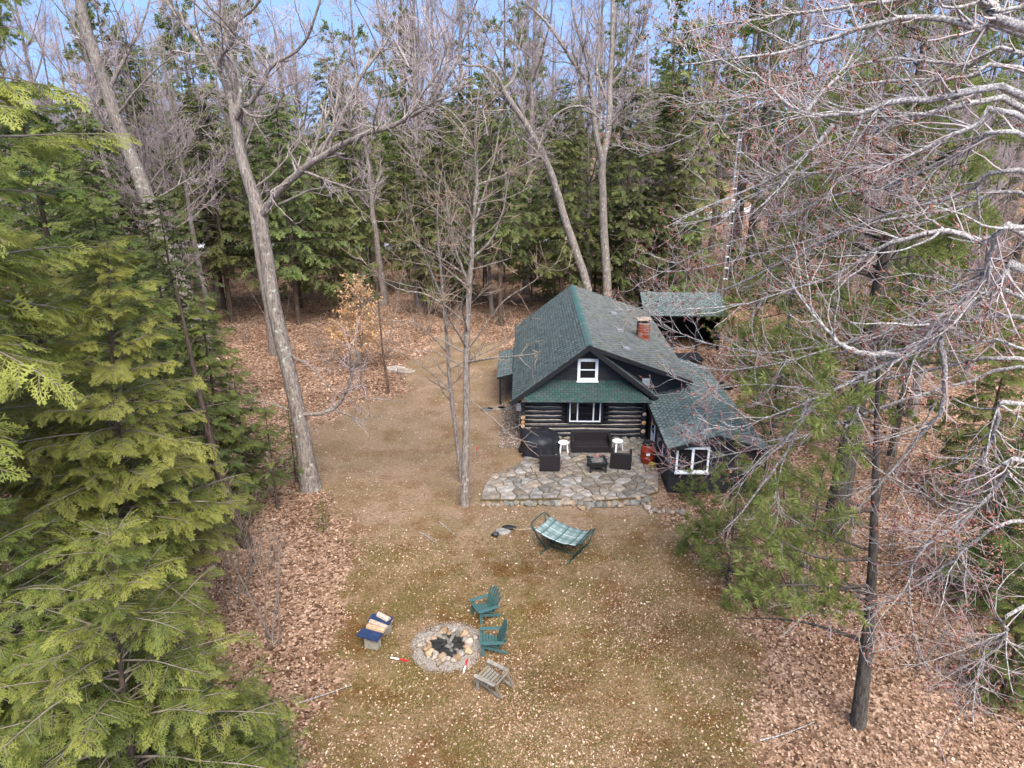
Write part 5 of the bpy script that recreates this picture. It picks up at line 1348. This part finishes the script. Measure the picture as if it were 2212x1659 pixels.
own_tree('maple_tree', 'big grey leaning maple with a forked trunk left of the clearing', mb_, [
    (PL((672, 1064, 25.0), (645, 900, 25.1), (600, 700, 25.3), (575, 560, 25.4), (562, 468, 25.5), (540, 400, 25.6), (520, 330, 25.7), (505, 250, 25.8)), .31, .16),
    (PL((562, 470, 25.5), (590, 430, 25.2), (625, 392, 24.8), (660, 362, 24.4), (705, 333, 24.0), (745, 310, 23.7), (800, 285, 23.2), (870, 262, 22.7), (930, 222, 22.2), (985, 140, 21.8)), .16, .04),
    (PL((505, 252, 25.8), (490, 190, 26.1), (430, 90, 26.6), (370, 20, 27), (330, -60, 27.4)), .12, .03),
    (PL((503, 250, 25.8), (520, 200, 26.2), (500, 120, 26.4), (480, 40, 26.6), (468, -60, 26.8)), .11, .04),
    (PL((508, 262, 25.8), (524, 230, 25.4), (540, 222, 25.2), (567, 180, 25), (580, 150, 24.8), (617, 124, 24.6), (660, 91, 24.3), (676, 48, 24), (700, -30, 23.8)), .10, .03),
    (PL((492, 205, 26), (474, 134, 25.6), (504, 87, 25.2), (512, 48, 25), (551, 15, 24.6), (580, -40, 24.3)), .09, .03),
    (PL((745, 312, 23.7), (795, 288, 23.0), (838, 276, 22.6), (898, 246, 22.0), (946, 218, 21.5), (995, 194, 21)), .09, .02),
    (PL((668, 350, 24.3), (720, 290, 24.5), (750, 230, 24.8), (780, 165, 25), (828, 100, 25.2), (856, 50, 25.3)), .10, .03),
    (PL((524, 232, 25.4), (540, 250, 25), (585, 249, 24.6), (602, 222, 24.4), (612, 198, 24.2), (572, 185, 24.1)), .05, .015),
    (PL((625, 392, 24.8), (588, 413, 24.4), (592, 437, 24.2), (632, 478, 24)), .045, .015),
    (PL((601, 442, 25.2), (672, 411, 24.6), (722, 407, 24.2), (740, 445, 24)), .05, .012),
    (PL((648, 895, 25.1), (690, 893, 24.9), (726, 880, 24.8), (750, 840, 24.7), (762, 800, 24.7), (770, 752, 24.7)), .085, .045),
    (PL((722, 884, 24.8), (760, 900, 24.6), (785, 907, 24.5), (828, 897, 24.3)), .04, .012),
    (PL((624, 765, 25.2), (671, 794, 25), (697, 823, 24.9), (726, 852, 24.8)), .03, .025),
    (PL((645, 895, 25.1), (590, 874, 24.8), (545, 868, 24.6), (500, 852, 24.4)), .035, .012),
], {**lv2, 'per_m': 1.2}, lv3, lv4, 'bark_maple', 'twig', 16, l1=lv1, l1n=7)
ob = G(448, 770)
own_tree('old_maple_tree', 'thick leaning grey maple rising behind the left hemlocks', ob, [
    (PL((448, 776, ob[1]), (400, 640, ob[1] - .3), (350, 520, ob[1] - .6), (300, 380, ob[1] - .9), (262, 285, ob[1] - 1.1), (215, 150, ob[1] - 1.3), (180, 40, ob[1] - 1.5), (165, -60, ob[1] - 1.6)), .52, .22),
    (PL((278, 315, ob[1] - 1), (240, 285, ob[1] - 1.6), (212, 240, ob[1] - 2.2), (190, 190, ob[1] - 2.6)), .13, .04),
    (PL((235, 200, ob[1] - 1.2), (262, 140, ob[1] - 1.2), (300, 70, ob[1] - 1), (330, -20, ob[1] - .8)), .13, .04),
    (PL((320, 440, ob[1] - .8), (380, 405, ob[1] - 1.5), (430, 370, ob[1] - 2), (480, 300, ob[1] - 2.4)), .07, .02),
    (PL((250, 255, ob[1] - 1.1), (290, 200, ob[1] - 1.8), (350, 140, ob[1] - 2.4), (400, 110, ob[1] - 2.8)), .08, .02),
    (PL((200, 110, ob[1] - 1.3), (160, 60, ob[1] - 1.5), (130, -10, ob[1] - 1.7)), .10, .03),
], {**lv2, 'per_m': 1.2}, lv3, lv4, 'bark_maple', 'twig', 14, l1=lv1)
ta = G(1003, 1092)
thin2 = dict(per_m=4.6, t0=.22, ang=(45, 75), lrange=(1.4, 4.2), trop=(0, 0, .035), wob=.07, n=8, rs=.45, rmin=.013, taper=.55, up=.15)
own_tree('young_maple_tree', 'slender straight young maple in front of the cabin, nearer of the pair', ta, [
    (PL((1003, 1098, 23.68), (1007, 900, 23.7), (1010, 700, 23.8), (1018, 560, 23.8), (1022, 470, 23.8), (1030, 380, 23.8), (1028, 280, 23.8), (1035, 190, 23.9)), .135, .03),
    (PL((1018, 560, 23.8), (1060, 520, 23.5), (1090, 440, 23.2), (1100, 360, 23)), .05, .015),
    (PL((1020, 500, 23.8), (1045, 420, 24), (1070, 330, 24.2), (1080, 260, 24.4)), .05, .015),
    (PL((1014, 620, 23.8), (985, 540, 23.6), (968, 450, 23.5), (960, 370, 23.4)), .045, .015),
    (PL((1009, 760, 23.8), (1080, 660, 23.1), (1150, 610, 22.6), (1215, 560, 22.2)), .03, .008),
    (PL((1009, 700, 23.8), (930, 640, 23.3), (850, 620, 22.9), (780, 560, 22.5)), .03, .008),
    (PL((1009, 860, 23.8), (1060, 900, 23.2), (1110, 945, 22.8), (1160, 960, 22.4)), .022, .007),
    (PL((1009, 800, 23.8), (940, 760, 23.4), (890, 760, 23), (850, 740, 22.6)), .025, .008),
], {**lv2, 'per_m': .8, 'lrange': (.8, 2.0)}, {**lv3, 'per_m': 2.2}, {**lv4, 'per_m': 2.6}, 'bark_maple', 'twig_brown', 10, thin=thin2)
tb = G(1000, 1042)
own_tree('young_maple_tree', 'slender curved young maple in front of the cabin, farther of the pair', tb, [
    (PL((1000, 1048, 25.6), (980, 900, 25.7), (970, 820, 25.8), (962, 700, 25.8), (952, 580, 25.8), (945, 480, 25.8), (950, 390, 25.8)), .095, .02),
    (PL((958, 650, 25.8), (920, 560, 25.6), (890, 470, 25.4), (870, 400, 25.2)), .035, .01),
    (PL((950, 560, 25.8), (975, 480, 26), (985, 400, 26.2)), .035, .01),
    (PL((965, 760, 25.8), (900, 700, 25.2), (830, 690, 24.8), (770, 640, 24.4)), .028, .008),
    (PL((968, 800, 25.8), (1030, 770, 25.4), (1090, 740, 25), (1150, 690, 24.6)), .025, .008),
], {**lv2, 'per_m': .8, 'lrange': (.8, 2.0)}, {**lv3, 'per_m': 2.2}, {**lv4, 'per_m': 2.6}, 'bark_maple', 'twig_brown', 10, thin=thin2)
cb = (AY(1272, 640, 46)[0], 46, 0)
own_tree('leaning_maple_tree', 'tall maple leaning left behind the cabin roof', cb, [
    ([cb] + PL((1272, 640, 46), (1250, 560, 46), (1222, 480, 46), (1205, 420, 46), (1185, 360, 45.8), (1150, 290, 45.5), (1100, 215, 45.2), (1085, 190, 45.1)), .30, .14),
    (PL((1175, 340, 45.7), (1130, 330, 45), (1128, 300, 44.6), (1180, 350, 44)), .07, .03),
    (PL((1165, 320, 45.6), (1200, 250, 45), (1260, 230, 44.5), (1310, 270, 44), (1340, 265, 43.8)), .09, .02),
    (PL((1090, 195, 45.1), (1060, 150, 44.8), (1000, 140, 44.4), (960, 130, 44)), .10, .03),
    (PL((1088, 192, 45.1), (1110, 170, 45.3), (1120, 120, 45.5), (1130, 40, 45.8)), .10, .03),
    (PL((1120, 245, 45.3), (1060, 180, 45.6), (1030, 100, 46), (1020, 20, 46.4)), .10, .03),
], {**lv2, 'per_m': 1.0, 'lrange': (1.5, 4)}, lv3, {**lv4, 'rmin': .011}, 'bark_maple', 'twig_far', 12, l1=lv1)
db = (AY(1314, 660, 48)[0], 48, 0)
own_tree('forked_maple_tree', 'straight forked maple behind the right part of the cabin roof', db, [
    ([db] + PL((1312, 640, 48), (1308, 560, 48), (1303, 450, 48), (1301, 355, 48), (1314, 286, 48.3), (1318, 188, 48.6), (1324, 60, 49), (1322, -60, 49.4)), .34, .12),
    (PL((1302, 360, 48), (1287, 286, 47.8), (1274, 188, 47.6), (1237, 134, 47.3), (1190, 60, 47), (1140, 10, 46.6)), .22, .05),
    (PL((1274, 190, 47.6), (1265, 120, 47.4), (1240, 40, 47.2), (1230, -50, 47)), .13, .04),
    (PL((1318, 190, 48.6), (1360, 130, 48.2), (1390, 60, 48), (1410, -30, 47.8)), .13, .04),
    (PL((1316, 230, 48.5), (1290, 150, 49), (1295, 60, 49.3), (1290, -40, 49.6)), .12, .04),
], {**lv2, 'per_m': 1.0, 'lrange': (1.5, 4)}, lv3, {**lv4, 'rmin': .011}, 'bark_maple', 'twig_far', 12, l1=lv1)
# red-budded maple whose trunk stands just outside the picture on the right
mx, my = 15.2, 14.0
def RL(z, *pts, r0=.1, r1=.02):
    return ([(mx, my, z)] + PL(*pts), r0 * .58, r1 * .65)
own_tree('red_maple_tree', 'red budded maple reaching in from the right with pale lichened limbs', (mx, my, 0), [
    ([(mx, my, -.2), (mx - .1, my + .1, 4), (mx - .2, my, 9), (mx - .1, my - .2, 14), (mx + .2, my, 19)], .42, .14),
    RL(12.2, (2212, 72, 14.4), (2124, 67, 14.6), (2067, 47, 14.8), (1966, 37, 15), (1865, 60, 15.2), (1771, 91, 15.5), (1677, 116, 15.8), (1546, 133, 16.1), (1470, 140, 16.3), r0=.15, r1=.02),
    RL(13.8, (2212, 60, 13), (2150, 20, 13), (2090, -20, 13), (1990, -60, 13), r0=.18, r1=.08),
    RL(11.6, (2212, 205, 13.6), (2090, 202, 13.6), (2000, 215, 13.7), (1919, 223, 13.9), (1872, 242, 14), (1805, 249, 14.2), (1738, 245, 14.4), (1691, 218, 14.6), (1644, 168, 14.8), (1597, 151, 15), (1519, 107, 15.3), r0=.13, r1=.015),
    (PL((1738, 246, 14.4), (1772, 205, 14.6), (1805, 170, 14.9), (1836, 130, 15.2), (1870, 60, 15.6)), .045, .012),
    RL(10.9, (2212, 232, 14.6), (2054, 238, 14.9), (1993, 249, 15.1), (1923, 269, 15.3), (1855, 302, 15.6), (1805, 333, 15.9), (1738, 366, 16.2), (1671, 396, 16.5), (1603, 440, 16.9), (1540, 472, 17.3), (1460, 484, 17.7), r0=.12, r1=.015),
    RL(10.2, (2212, 259, 13.2), (2128, 262, 13.3), (2067, 289, 13.4), (1993, 323, 13.6), (1939, 346, 13.8), (1899, 360, 14), (1805, 366, 14.3), (1761, 373, 14.6), (1690, 395, 14.9), (1560, 450, 15.4), r0=.10, r1=.012),
    (PL((1800, 268, 14.2), (1761, 316, 14.3), (1728, 346, 14.5), (1677, 380, 14.8), (1630, 403, 15.1), (1519, 450, 15.6), (1440, 490, 16)), .05, .012),
    RL(9.0, (2212, 501, 12.6), (2141, 524, 12.7), (2074, 507, 12.9), (2027, 501, 13), (1973, 511, 13.2), (1906, 534, 13.5), (1865, 557, 13.8), (1790, 600, 14.2), (1700, 630, 14.6), (1600, 660, 15), (1480, 668, 15.4), r0=.12, r1=.012),
    RL(8.6, (2212, 582, 12), (2175, 599, 12), (2107, 649, 12.1), (2050, 690, 12.2), (2013, 737, 12.4), (1956, 767, 12.6), (1872, 804, 12.9), (1805, 841, 13.2), (1738, 871, 13.5), (1660, 900, 13.9), (1580, 930, 14.2), r0=.14, r1=.015),
    (PL((1956, 767, 12.6), (1872, 764, 12.8), (1822, 747, 13), (1792, 720, 13.2), (1748, 670, 13.5), (1700, 600, 13.9)), .07, .012),
    RL(9.3, (2240, 500, 11.6), (2141, 548, 11.7), (2134, 592, 11.8), (2101, 636, 12), (2050, 685, 12.2), r0=.09, r1=.05),
    RL(8.0, (2212, 640, 13.5), (2128, 658, 13.7), (2000, 690, 14), (1900, 720, 14.4), (1780, 760, 14.9), (1660, 790, 15.4), (1560, 800, 15.9), (1470, 780, 16.3), r0=.09, r1=.012),
    RL(7.6, (2212, 752, 12.6), (2140, 740, 12.8), (2074, 717, 13), (2033, 700, 13.1), r0=.06, r1=.02),
    RL(6.4, (2212, 871, 11.4), (2154, 911, 11.4), (2141, 952, 11.5), (2101, 1019, 11.6), (2070, 1106, 11.7), (2060, 1180, 11.8), r0=.085, r1=.02),
    (PL((2030, 730, 12.4), (2040, 800, 12.5), (2033, 888, 12.6), (1993, 935, 12.8), (1939, 1002, 13), (1872, 1080, 13.2), (1830, 1130, 13.3)), .06, .012),
    (PL((1748, 868, 13.5), (1720, 920, 13.5), (1704, 969, 13.6), (1660, 1030, 13.7), (1603, 1106, 13.8), (1560, 1150, 13.9)), .04, .01),
    (PL((1872, 804, 12.9), (1866, 850, 12.9), (1838, 912, 13), (1825, 938, 13), (1860, 982, 13.1), (1922, 1032, 13.1)), .035, .01),
    (PL((1805, 841, 13.2), (1740, 900, 13.3), (1690, 960, 13.5), (1640, 1000, 13.7), (1600, 1050, 13.9)), .04, .01),
    RL(5.6, (2212, 992, 11), (2171, 1032, 11), (2124, 1083, 11.1), (2064, 1135, 11.2), (1983, 1196, 11.4), (1966, 1270, 11.5), (1980, 1421, 11.5), r0=.08, r1=.015),
    RL(5.0, (2212, 1125, 11.6), (2107, 1169, 11.7), (2057, 1212, 11.8), (1990, 1259, 12), (1872, 1317, 12.3), (1755, 1317, 12.6), (1701, 1276, 12.8), r0=.07, r1=.01),
    RL(4.3, (2212, 1310, 10.4), (2175, 1364, 10.4), (2158, 1397, 10.5), (2124, 1424, 10.6), (2101, 1488, 10.6), (2080, 1560, 10.7), r0=.06, r1=.012),
    RL(9.6, (2230, 380, 14), (2080, 420, 14.8), (1900, 470, 15.8), (1740, 540, 16.8), (1600, 610, 17.8), (1480, 650, 18.6), (1390, 660, 19.3), r0=.10, r1=.012),
    RL(8.3, (2230, 690, 13), (2060, 700, 14), (1900, 730, 15), (1760, 750, 16), (1640, 760, 17), (1520, 740, 18), (1420, 700, 19), r0=.09, r1=.012),
    RL(7.4, (2230, 780, 12.4), (2060, 790, 13.4), (1900, 820, 14.4), (1760, 840, 15.2), (1640, 830, 16), (1530, 840, 16.8), (1440, 810, 17.4), r0=.08, r1=.012),
    RL(10.4, (2230, 300, 13), (2080, 330, 13.8), (1920, 400, 14.6), (1780, 430, 15.4), (1650, 500, 16.2), (1520, 540, 17), (1410, 600, 17.8), r0=.09, r1=.012),
    RL(12.0, (2230, 120, 15), (2080, 140, 15.8), (1900, 130, 16.6), (1720, 180, 17.4), (1560, 220, 18.2), (1430, 230, 19), r0=.09, r1=.012),
    RL(12.6, (2260, 20, 15.5), (2100, -10, 16), (1950, 0, 16.5), (1800, 20, 17), (1650, 40, 17.6), (1520, 60, 18.2), (1400, 100, 18.8), r0=.12, r1=.015),
    RL(11.2, (2230, 160, 16.5), (2080, 170, 17), (1900, 180, 17.6), (1750, 200, 18.2), (1600, 240, 18.8), (1480, 300, 19.4), (1380, 340, 20), r0=.10, r1=.012),
    RL(8.8, (2230, 430, 15.5), (2080, 450, 16.2), (1900, 480, 17), (1750, 520, 17.8), (1600, 560, 18.5), (1450, 590, 19.2), (1360, 560, 19.8), r0=.09, r1=.012),
    RL(7.0, (2230, 800, 14.5), (2080, 830, 15), (1930, 870, 15.5), (1800, 920, 16), (1680, 960, 16.4), (1560, 985, 16.8), (1470, 1010, 17.2), r0=.08, r1=.012),
], dict(per_m=2.1, t0=.22, ang=(25, 58), lrange=(.8, 2.4), trop=(0, 0, .045), wob=.15, n=8, rs=.55, rmin=.009, taper=.45, up=.25),
   dict(per_m=3.7, t0=.12, ang=(28, 62), lrange=(.4, 1.2), trop=(0, 0, .06), wob=.13, n=5, rs=.55, rmin=.0055, taper=.4, up=.3),
   dict(per_m=4.2, t0=.15, ang=(28, 60), lrange=(.14, .45), trop=(0, 0, .08), wob=.1, n=3, rs=.6, rmin=.004, taper=.3), 'bark_near', 'twig', 14, .75, cat='tree', budsize=(.024, .046), budper=3)

# beech that kept its tan leaves
bx, by, _ = G(782, 800)
bt = empty('beech_tree', (bx, by, 0), 0, 'small beech still holding its tan leaves', 'tree')
st = limb([(0, 0, -.1), (.05, 0, 1.5), (-.05, .1, 3.2), (-.1, 0, 5.4)], .06, .012)
l2 = spawn(st[0][None], st[1][None], 22, .18, (50, 80), (1.3, 2.9), (0, 0, .03), .07, 7, .45, .008, .65)
l3 = spawn(l2[0], l2[1], 4, .2, (30, 60), (.25, .7), (0, 0, .02), .07, 4, .5, .005, .3)
link('trunk', Acc().tubes((st[0][None], st[1][None]), 8).mesh('trunk', M['bark_far'], True), bt)
tag(link('branches', Acc().tubes(l2, 4).tubes(l3, 3).mesh('branches', M['twig_brown']), bt), kind='stuff')
pts = np.concatenate([l3[0][:, 1:].reshape(-1, 3), l2[0][:, 4:].reshape(-1, 3)]); pts = np.repeat(pts, 2, 0) + rng.normal(0, .05, (len(pts) * 2, 3))
pts = pts[rng.uniform(0, 1, len(pts)) < .9]
N = len(pts); d = nrm(rng.normal(0, 1, (N, 3)) * (1, 1, .5) + (0, 0, -.7)); sdv = nrm(np.cross(d, rng.normal(0, 1, (N, 3)))); s_ = rng.uniform(.11, .20, N)[:, None]
Vb = np.stack([pts, pts + d * s_ * .5 + sdv * s_ * .27, pts + d * s_, pts + d * s_ * .5 - sdv * s_ * .27], 1).reshape(-1, 3)
link('crown', np_mesh('crown', Vb, np.arange(N * 4).reshape(N, 4), M['beech'], False, np.repeat(rng.beta(2, 2, N), 4)), bt)

# ------------------------------------------------------------------ pines on the right
big = pine_meshes('bigpine', 18.5, 8.0, 4.4, 100, .28, .22, TF, .82, False, .40, None, (.8, .3), .55)
put_conifer(big, 'white_pine_tree', (11.2, 21.5, 0), 'large white pine behind the red budded maple twigs', 'tree', None, .6)
sm = pine_meshes('smallpine', 9.5, 3.2, 4.4, 16, .26, .18, TF, .8, False, .19, (2.2, 4.0), (-1.1, .2), .6)
put_conifer(sm, 'white_pine_tree', (G(1855, 1566)[0], G(1855, 1566)[1], 0), 'dark trunked pine standing in the leaves at the lower right', 'tree')
yp = pine_meshes('youngpine', 4.2, .25, 1.9, 38, .20, .17, TF, .9, False, .05, None, (0, 0), .6)
for i, (x, y, s_, lab) in enumerate(((6.9, 23.9, .33, 'young green pine in front of the annex wall'), (7.2, 20.7, .85, 'young green pine between lawn and red maple twigs'), (6.7, 18.7, .7, 'low young pine at the right edge of the lawn'), (10.2, 20.9, .7, 'young green pine under the drooping maple limb near the annex'), (8.2, 17.6, .75, 'young pine left of the dark pine trunk'), (10.4, 26.2, 1.1, 'young pine at the right corner of the annex'), (12.5, 31, 1.3, 'young pine behind the annex beside the lumber'), (13.8, 39, 1.6, 'young pine right of the shed'))):
    put_conifer(yp, 'young_pine_tree', (x, y, 0), lab, 'tree', 'young pines right of the cabin', i * 1.3, s_)
mid = pine_meshes('midpine', 17, 3, 3.8, 60, .40, .26, TF_FAR, .6, True, .22)
for i, (x, y, s_, lab) in enumerate(((19, 34, .85, 'bright green pine at the right edge behind the red maple'), (14.5, 36, .9, 'bright green pine behind the twigs right of the cabin'), (24, 44, 1.0, 'bright green pine far right in the woods'), (20, 56, 1.1, 'bright green pine behind the lattice mast'), (16.5, 28, .8, 'bright green pine between the big pine and the right edge'))):
    put_conifer(mid, 'pine_tree', (x, y, tz(x, y)), lab, 'tree', 'bright pines on the right', i * 2.1, s_)

# ------------------------------------------------------------------ hemlocks close by on the left and right
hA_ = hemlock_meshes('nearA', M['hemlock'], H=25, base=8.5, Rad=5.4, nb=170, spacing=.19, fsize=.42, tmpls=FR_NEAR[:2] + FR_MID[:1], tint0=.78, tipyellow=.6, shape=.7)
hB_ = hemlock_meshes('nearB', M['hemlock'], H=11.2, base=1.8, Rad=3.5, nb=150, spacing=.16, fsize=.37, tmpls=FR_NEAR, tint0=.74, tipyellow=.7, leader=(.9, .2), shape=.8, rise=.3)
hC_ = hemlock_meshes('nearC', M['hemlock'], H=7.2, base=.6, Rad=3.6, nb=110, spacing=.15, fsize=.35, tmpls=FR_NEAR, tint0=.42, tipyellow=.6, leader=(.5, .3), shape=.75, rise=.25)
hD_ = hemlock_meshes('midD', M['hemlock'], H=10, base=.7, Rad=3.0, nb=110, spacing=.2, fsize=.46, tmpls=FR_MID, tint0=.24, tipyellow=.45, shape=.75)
for ms, name, x, y, s_, rz, lab in (
    (hA_, 'hemlock_tree', -11.2, 11.8, 1.0, .3, 'tall bright hemlock filling the upper left edge'),
    (hB_, 'hemlock_tree', -9.6, 15.2, 1.0, 0.0, 'yellow green hemlock with upswept boughs at the middle left'),
    (hC_, 'hemlock_tree', -7.0, 9.8, 1.0, .5, 'green hemlock spreading across the lower left corner'),
    (hC_, 'hemlock_tree', -5.35, 11.5, .36, 2.2, 'small low hemlock at the bottom edge left of the lawn'),
    (hC_, 'hemlock_tree', -9.8, 11.6, 1.0, 3.4, 'bright hemlock at the left edge between two others'),
    (hB_, 'hemlock_tree', -12.2, 18.2, 1.0, 4.4, 'hemlock behind the upswept one at the left edge'),
    (hD_, 'hemlock_tree', -12.4, 21.5, 1.15, 1.1, 'dark green hemlock behind the yellow green one'),
    (hD_, 'hemlock_tree', -10.6, 23.6, .80, 2.9, 'dark hemlock nearest the leaning maple trunk'),
    (hD_, 'hemlock_tree', -16.5, 25.5, 1.5, 4.0, 'tall dark hemlock at the left behind the near hemlocks'),
    (hB_, 'hemlock_tree', -13.6, 14.2, 1.25, 2.0, 'high hemlock at the left picture edge behind the tallest one'),
    (hD_, 'hemlock_tree', 14.2, 17.6, .62, 5.0, 'dark hemlock at the lower right edge under the maple limbs'),
    (hD_, 'hemlock_tree', 17.2, 23.5, .70, .7, 'dark hemlock at the right edge beyond the big pine'),
    (hD_, 'hemlock_tree', 12.2, 14.0, .36, 3.3, 'small dark hemlock among the leaves at the right edge'),
):
    put_conifer(ms, name, (x, y, tz(x, y)), lab, 'tree', 'hemlocks close to the clearing', rz, s_)
hs = hemlock_meshes('sapling', M['hemlock'], H=5.2, base=.9, Rad=1.5, nb=34, spacing=.22, fsize=.34, tmpls=FR_MID, tint0=.26, tipyellow=.3, shape=.8, skip=.35)
for i, (px, py, s_, lab) in enumerate(((600, 1100, .8, 'thin hemlock sapling right of the leafless thicket'), (545, 1100, 1.0, 'thin hemlock sapling between thicket and leaning maple'), (640, 1040, .62, 'thin hemlock sapling against the leaning maple trunk'), (500, 1160, .9, 'thin hemlock sapling among the bare shrubs'), (590, 1620, .35, 'tiny hemlock seedling in the leaves at the bottom left'), (700, 1150, .25, 'tiny hemlock seedling at the lawn edge'))):
    x, y, _ = G(px, py); put_conifer(hs, 'hemlock_sapling', (x, y, tz(x, y)), lab, 'sapling', 'thin hemlock saplings by the leaning maple', i * 1.7, s_)
# dark trunk and thin stems in the left thicket
for i, (px, py, k, s_) in enumerate(((430, 1180, 0, 1.2), (470, 1150, 1, 1.0), (400, 1230, 0, 1.0), (450, 1240, 2, 1.3), (520, 1180, 1, .8), (380, 1150, 3, .8), (585, 1400, 1, .9), (598, 1390, 1, 1.0), (500, 1300, 2, 1.2), (560, 1230, 2, 1.0), (410, 1300, 2, 1.0))):
    x, y, _ = G(px, py); put_sapling(k, (x, y, tz(x, y)), 'leafless brown shrub in the thicket left of the lawn', 'bare shrubs left of the lawn', i * 1.1, s_)
for i in range(26):
    x = rf.uniform(9.5, 19); y = rf.uniform(10.8, 30)
    put_sapling(rf.choice((0, 2, 2, 1)), (x, y, tz(x, y)), 'leafless brown shrub in the leaves ' + ('at the lower right' if y < 18 else 'beyond the big pine'), 'bare shrubs on the right', rf.uniform(0, 6), rf.uniform(.7, 1.2))
for i in range(14):
    x = rf.uniform(-14, -5); y = rf.uniform(36, 46)
    put_sapling(rf.choice((0, 2, 3)), (x, y, tz(x, y)), 'leafless brown shrub in the leaves round the beech', 'bare shrubs round the beech', rf.uniform(0, 6), rf.uniform(.6, 1.1))
for i, (px, py, h_, r_) in enumerate(((535, 1180, 9, .22), (840, 850, 6, .07))):
    x, y, _ = G(px, py); e = empty('bare_tree', (x, y, tz(x, y)), 0, ('dark bare trunk standing in the left thicket', 'thin bare stem beside the pale slabs')[i], 'tree')
    tr = limb([(0, 0, -.1), (-.2 - .5 * (1 - i), .1, h_ * .4), (-.3 - .8 * (1 - i), .2, h_)], r_, .03)
    l2 = spawn(tr[0][None], tr[1][None], 1.6, .3, (40, 70), (.6, 1.8), (0, 0, .04), .1, 6, .3, .01, .5); l3 = spawn(l2[0], l2[1], 3, .1, (30, 60), (.2, .7), (0, 0, .04), .1, 3, .5, .005)
    link('trunk', Acc().tubes((tr[0][None], tr[1][None]), 9).mesh('trunk', M['bark_hem'], True), e); link('crown', Acc().tubes(l2, 4).tubes(l3, 3).mesh('crown', M['twig_brown']), e)
# fallen sticks
for i, (a_, b2, lab) in enumerate((((950, 1128), (985, 1158), 'fallen grey stick on the bare dirt below the twin maples'), ((640, 1520), (760, 1480), 'long thin fallen branch at the left lawn edge'), ((800, 860), (880, 870), 'fallen dead branch in the leaves under the beech'), ((905, 1150), (940, 1172), 'short fallen twig on the dirt left of the forked stick'), ((1640, 1600), (1760, 1560), 'thin fallen branch in the leaves at the lower right'))):
    A_, B_ = np.array(G(*a_, .03)), np.array(G(*b2, .05))
    pl = smooth_line([A_, A_ * .6 + B_ * .4 + rng.normal(0, .04, 3) * (1, 1, 0), B_], 7); pr = (pl[None], np.linspace(.022, .008, 7)[None])
    sb = spawn(pr[0], pr[1], 3, .2, (30, 60), (.2, .5), (0, 0, 0), .1, 4, .6, .006)
    a = Acc().tubes(pr, 6)
    if sb is not None: sb[0][:, :, 2] = np.maximum(sb[0][:, :, 2], .012); a.tubes(sb, 4)
    tag(link('fallen_branch', a.mesh('fallen_branch', M['bark_near'])), lab, 'branch')
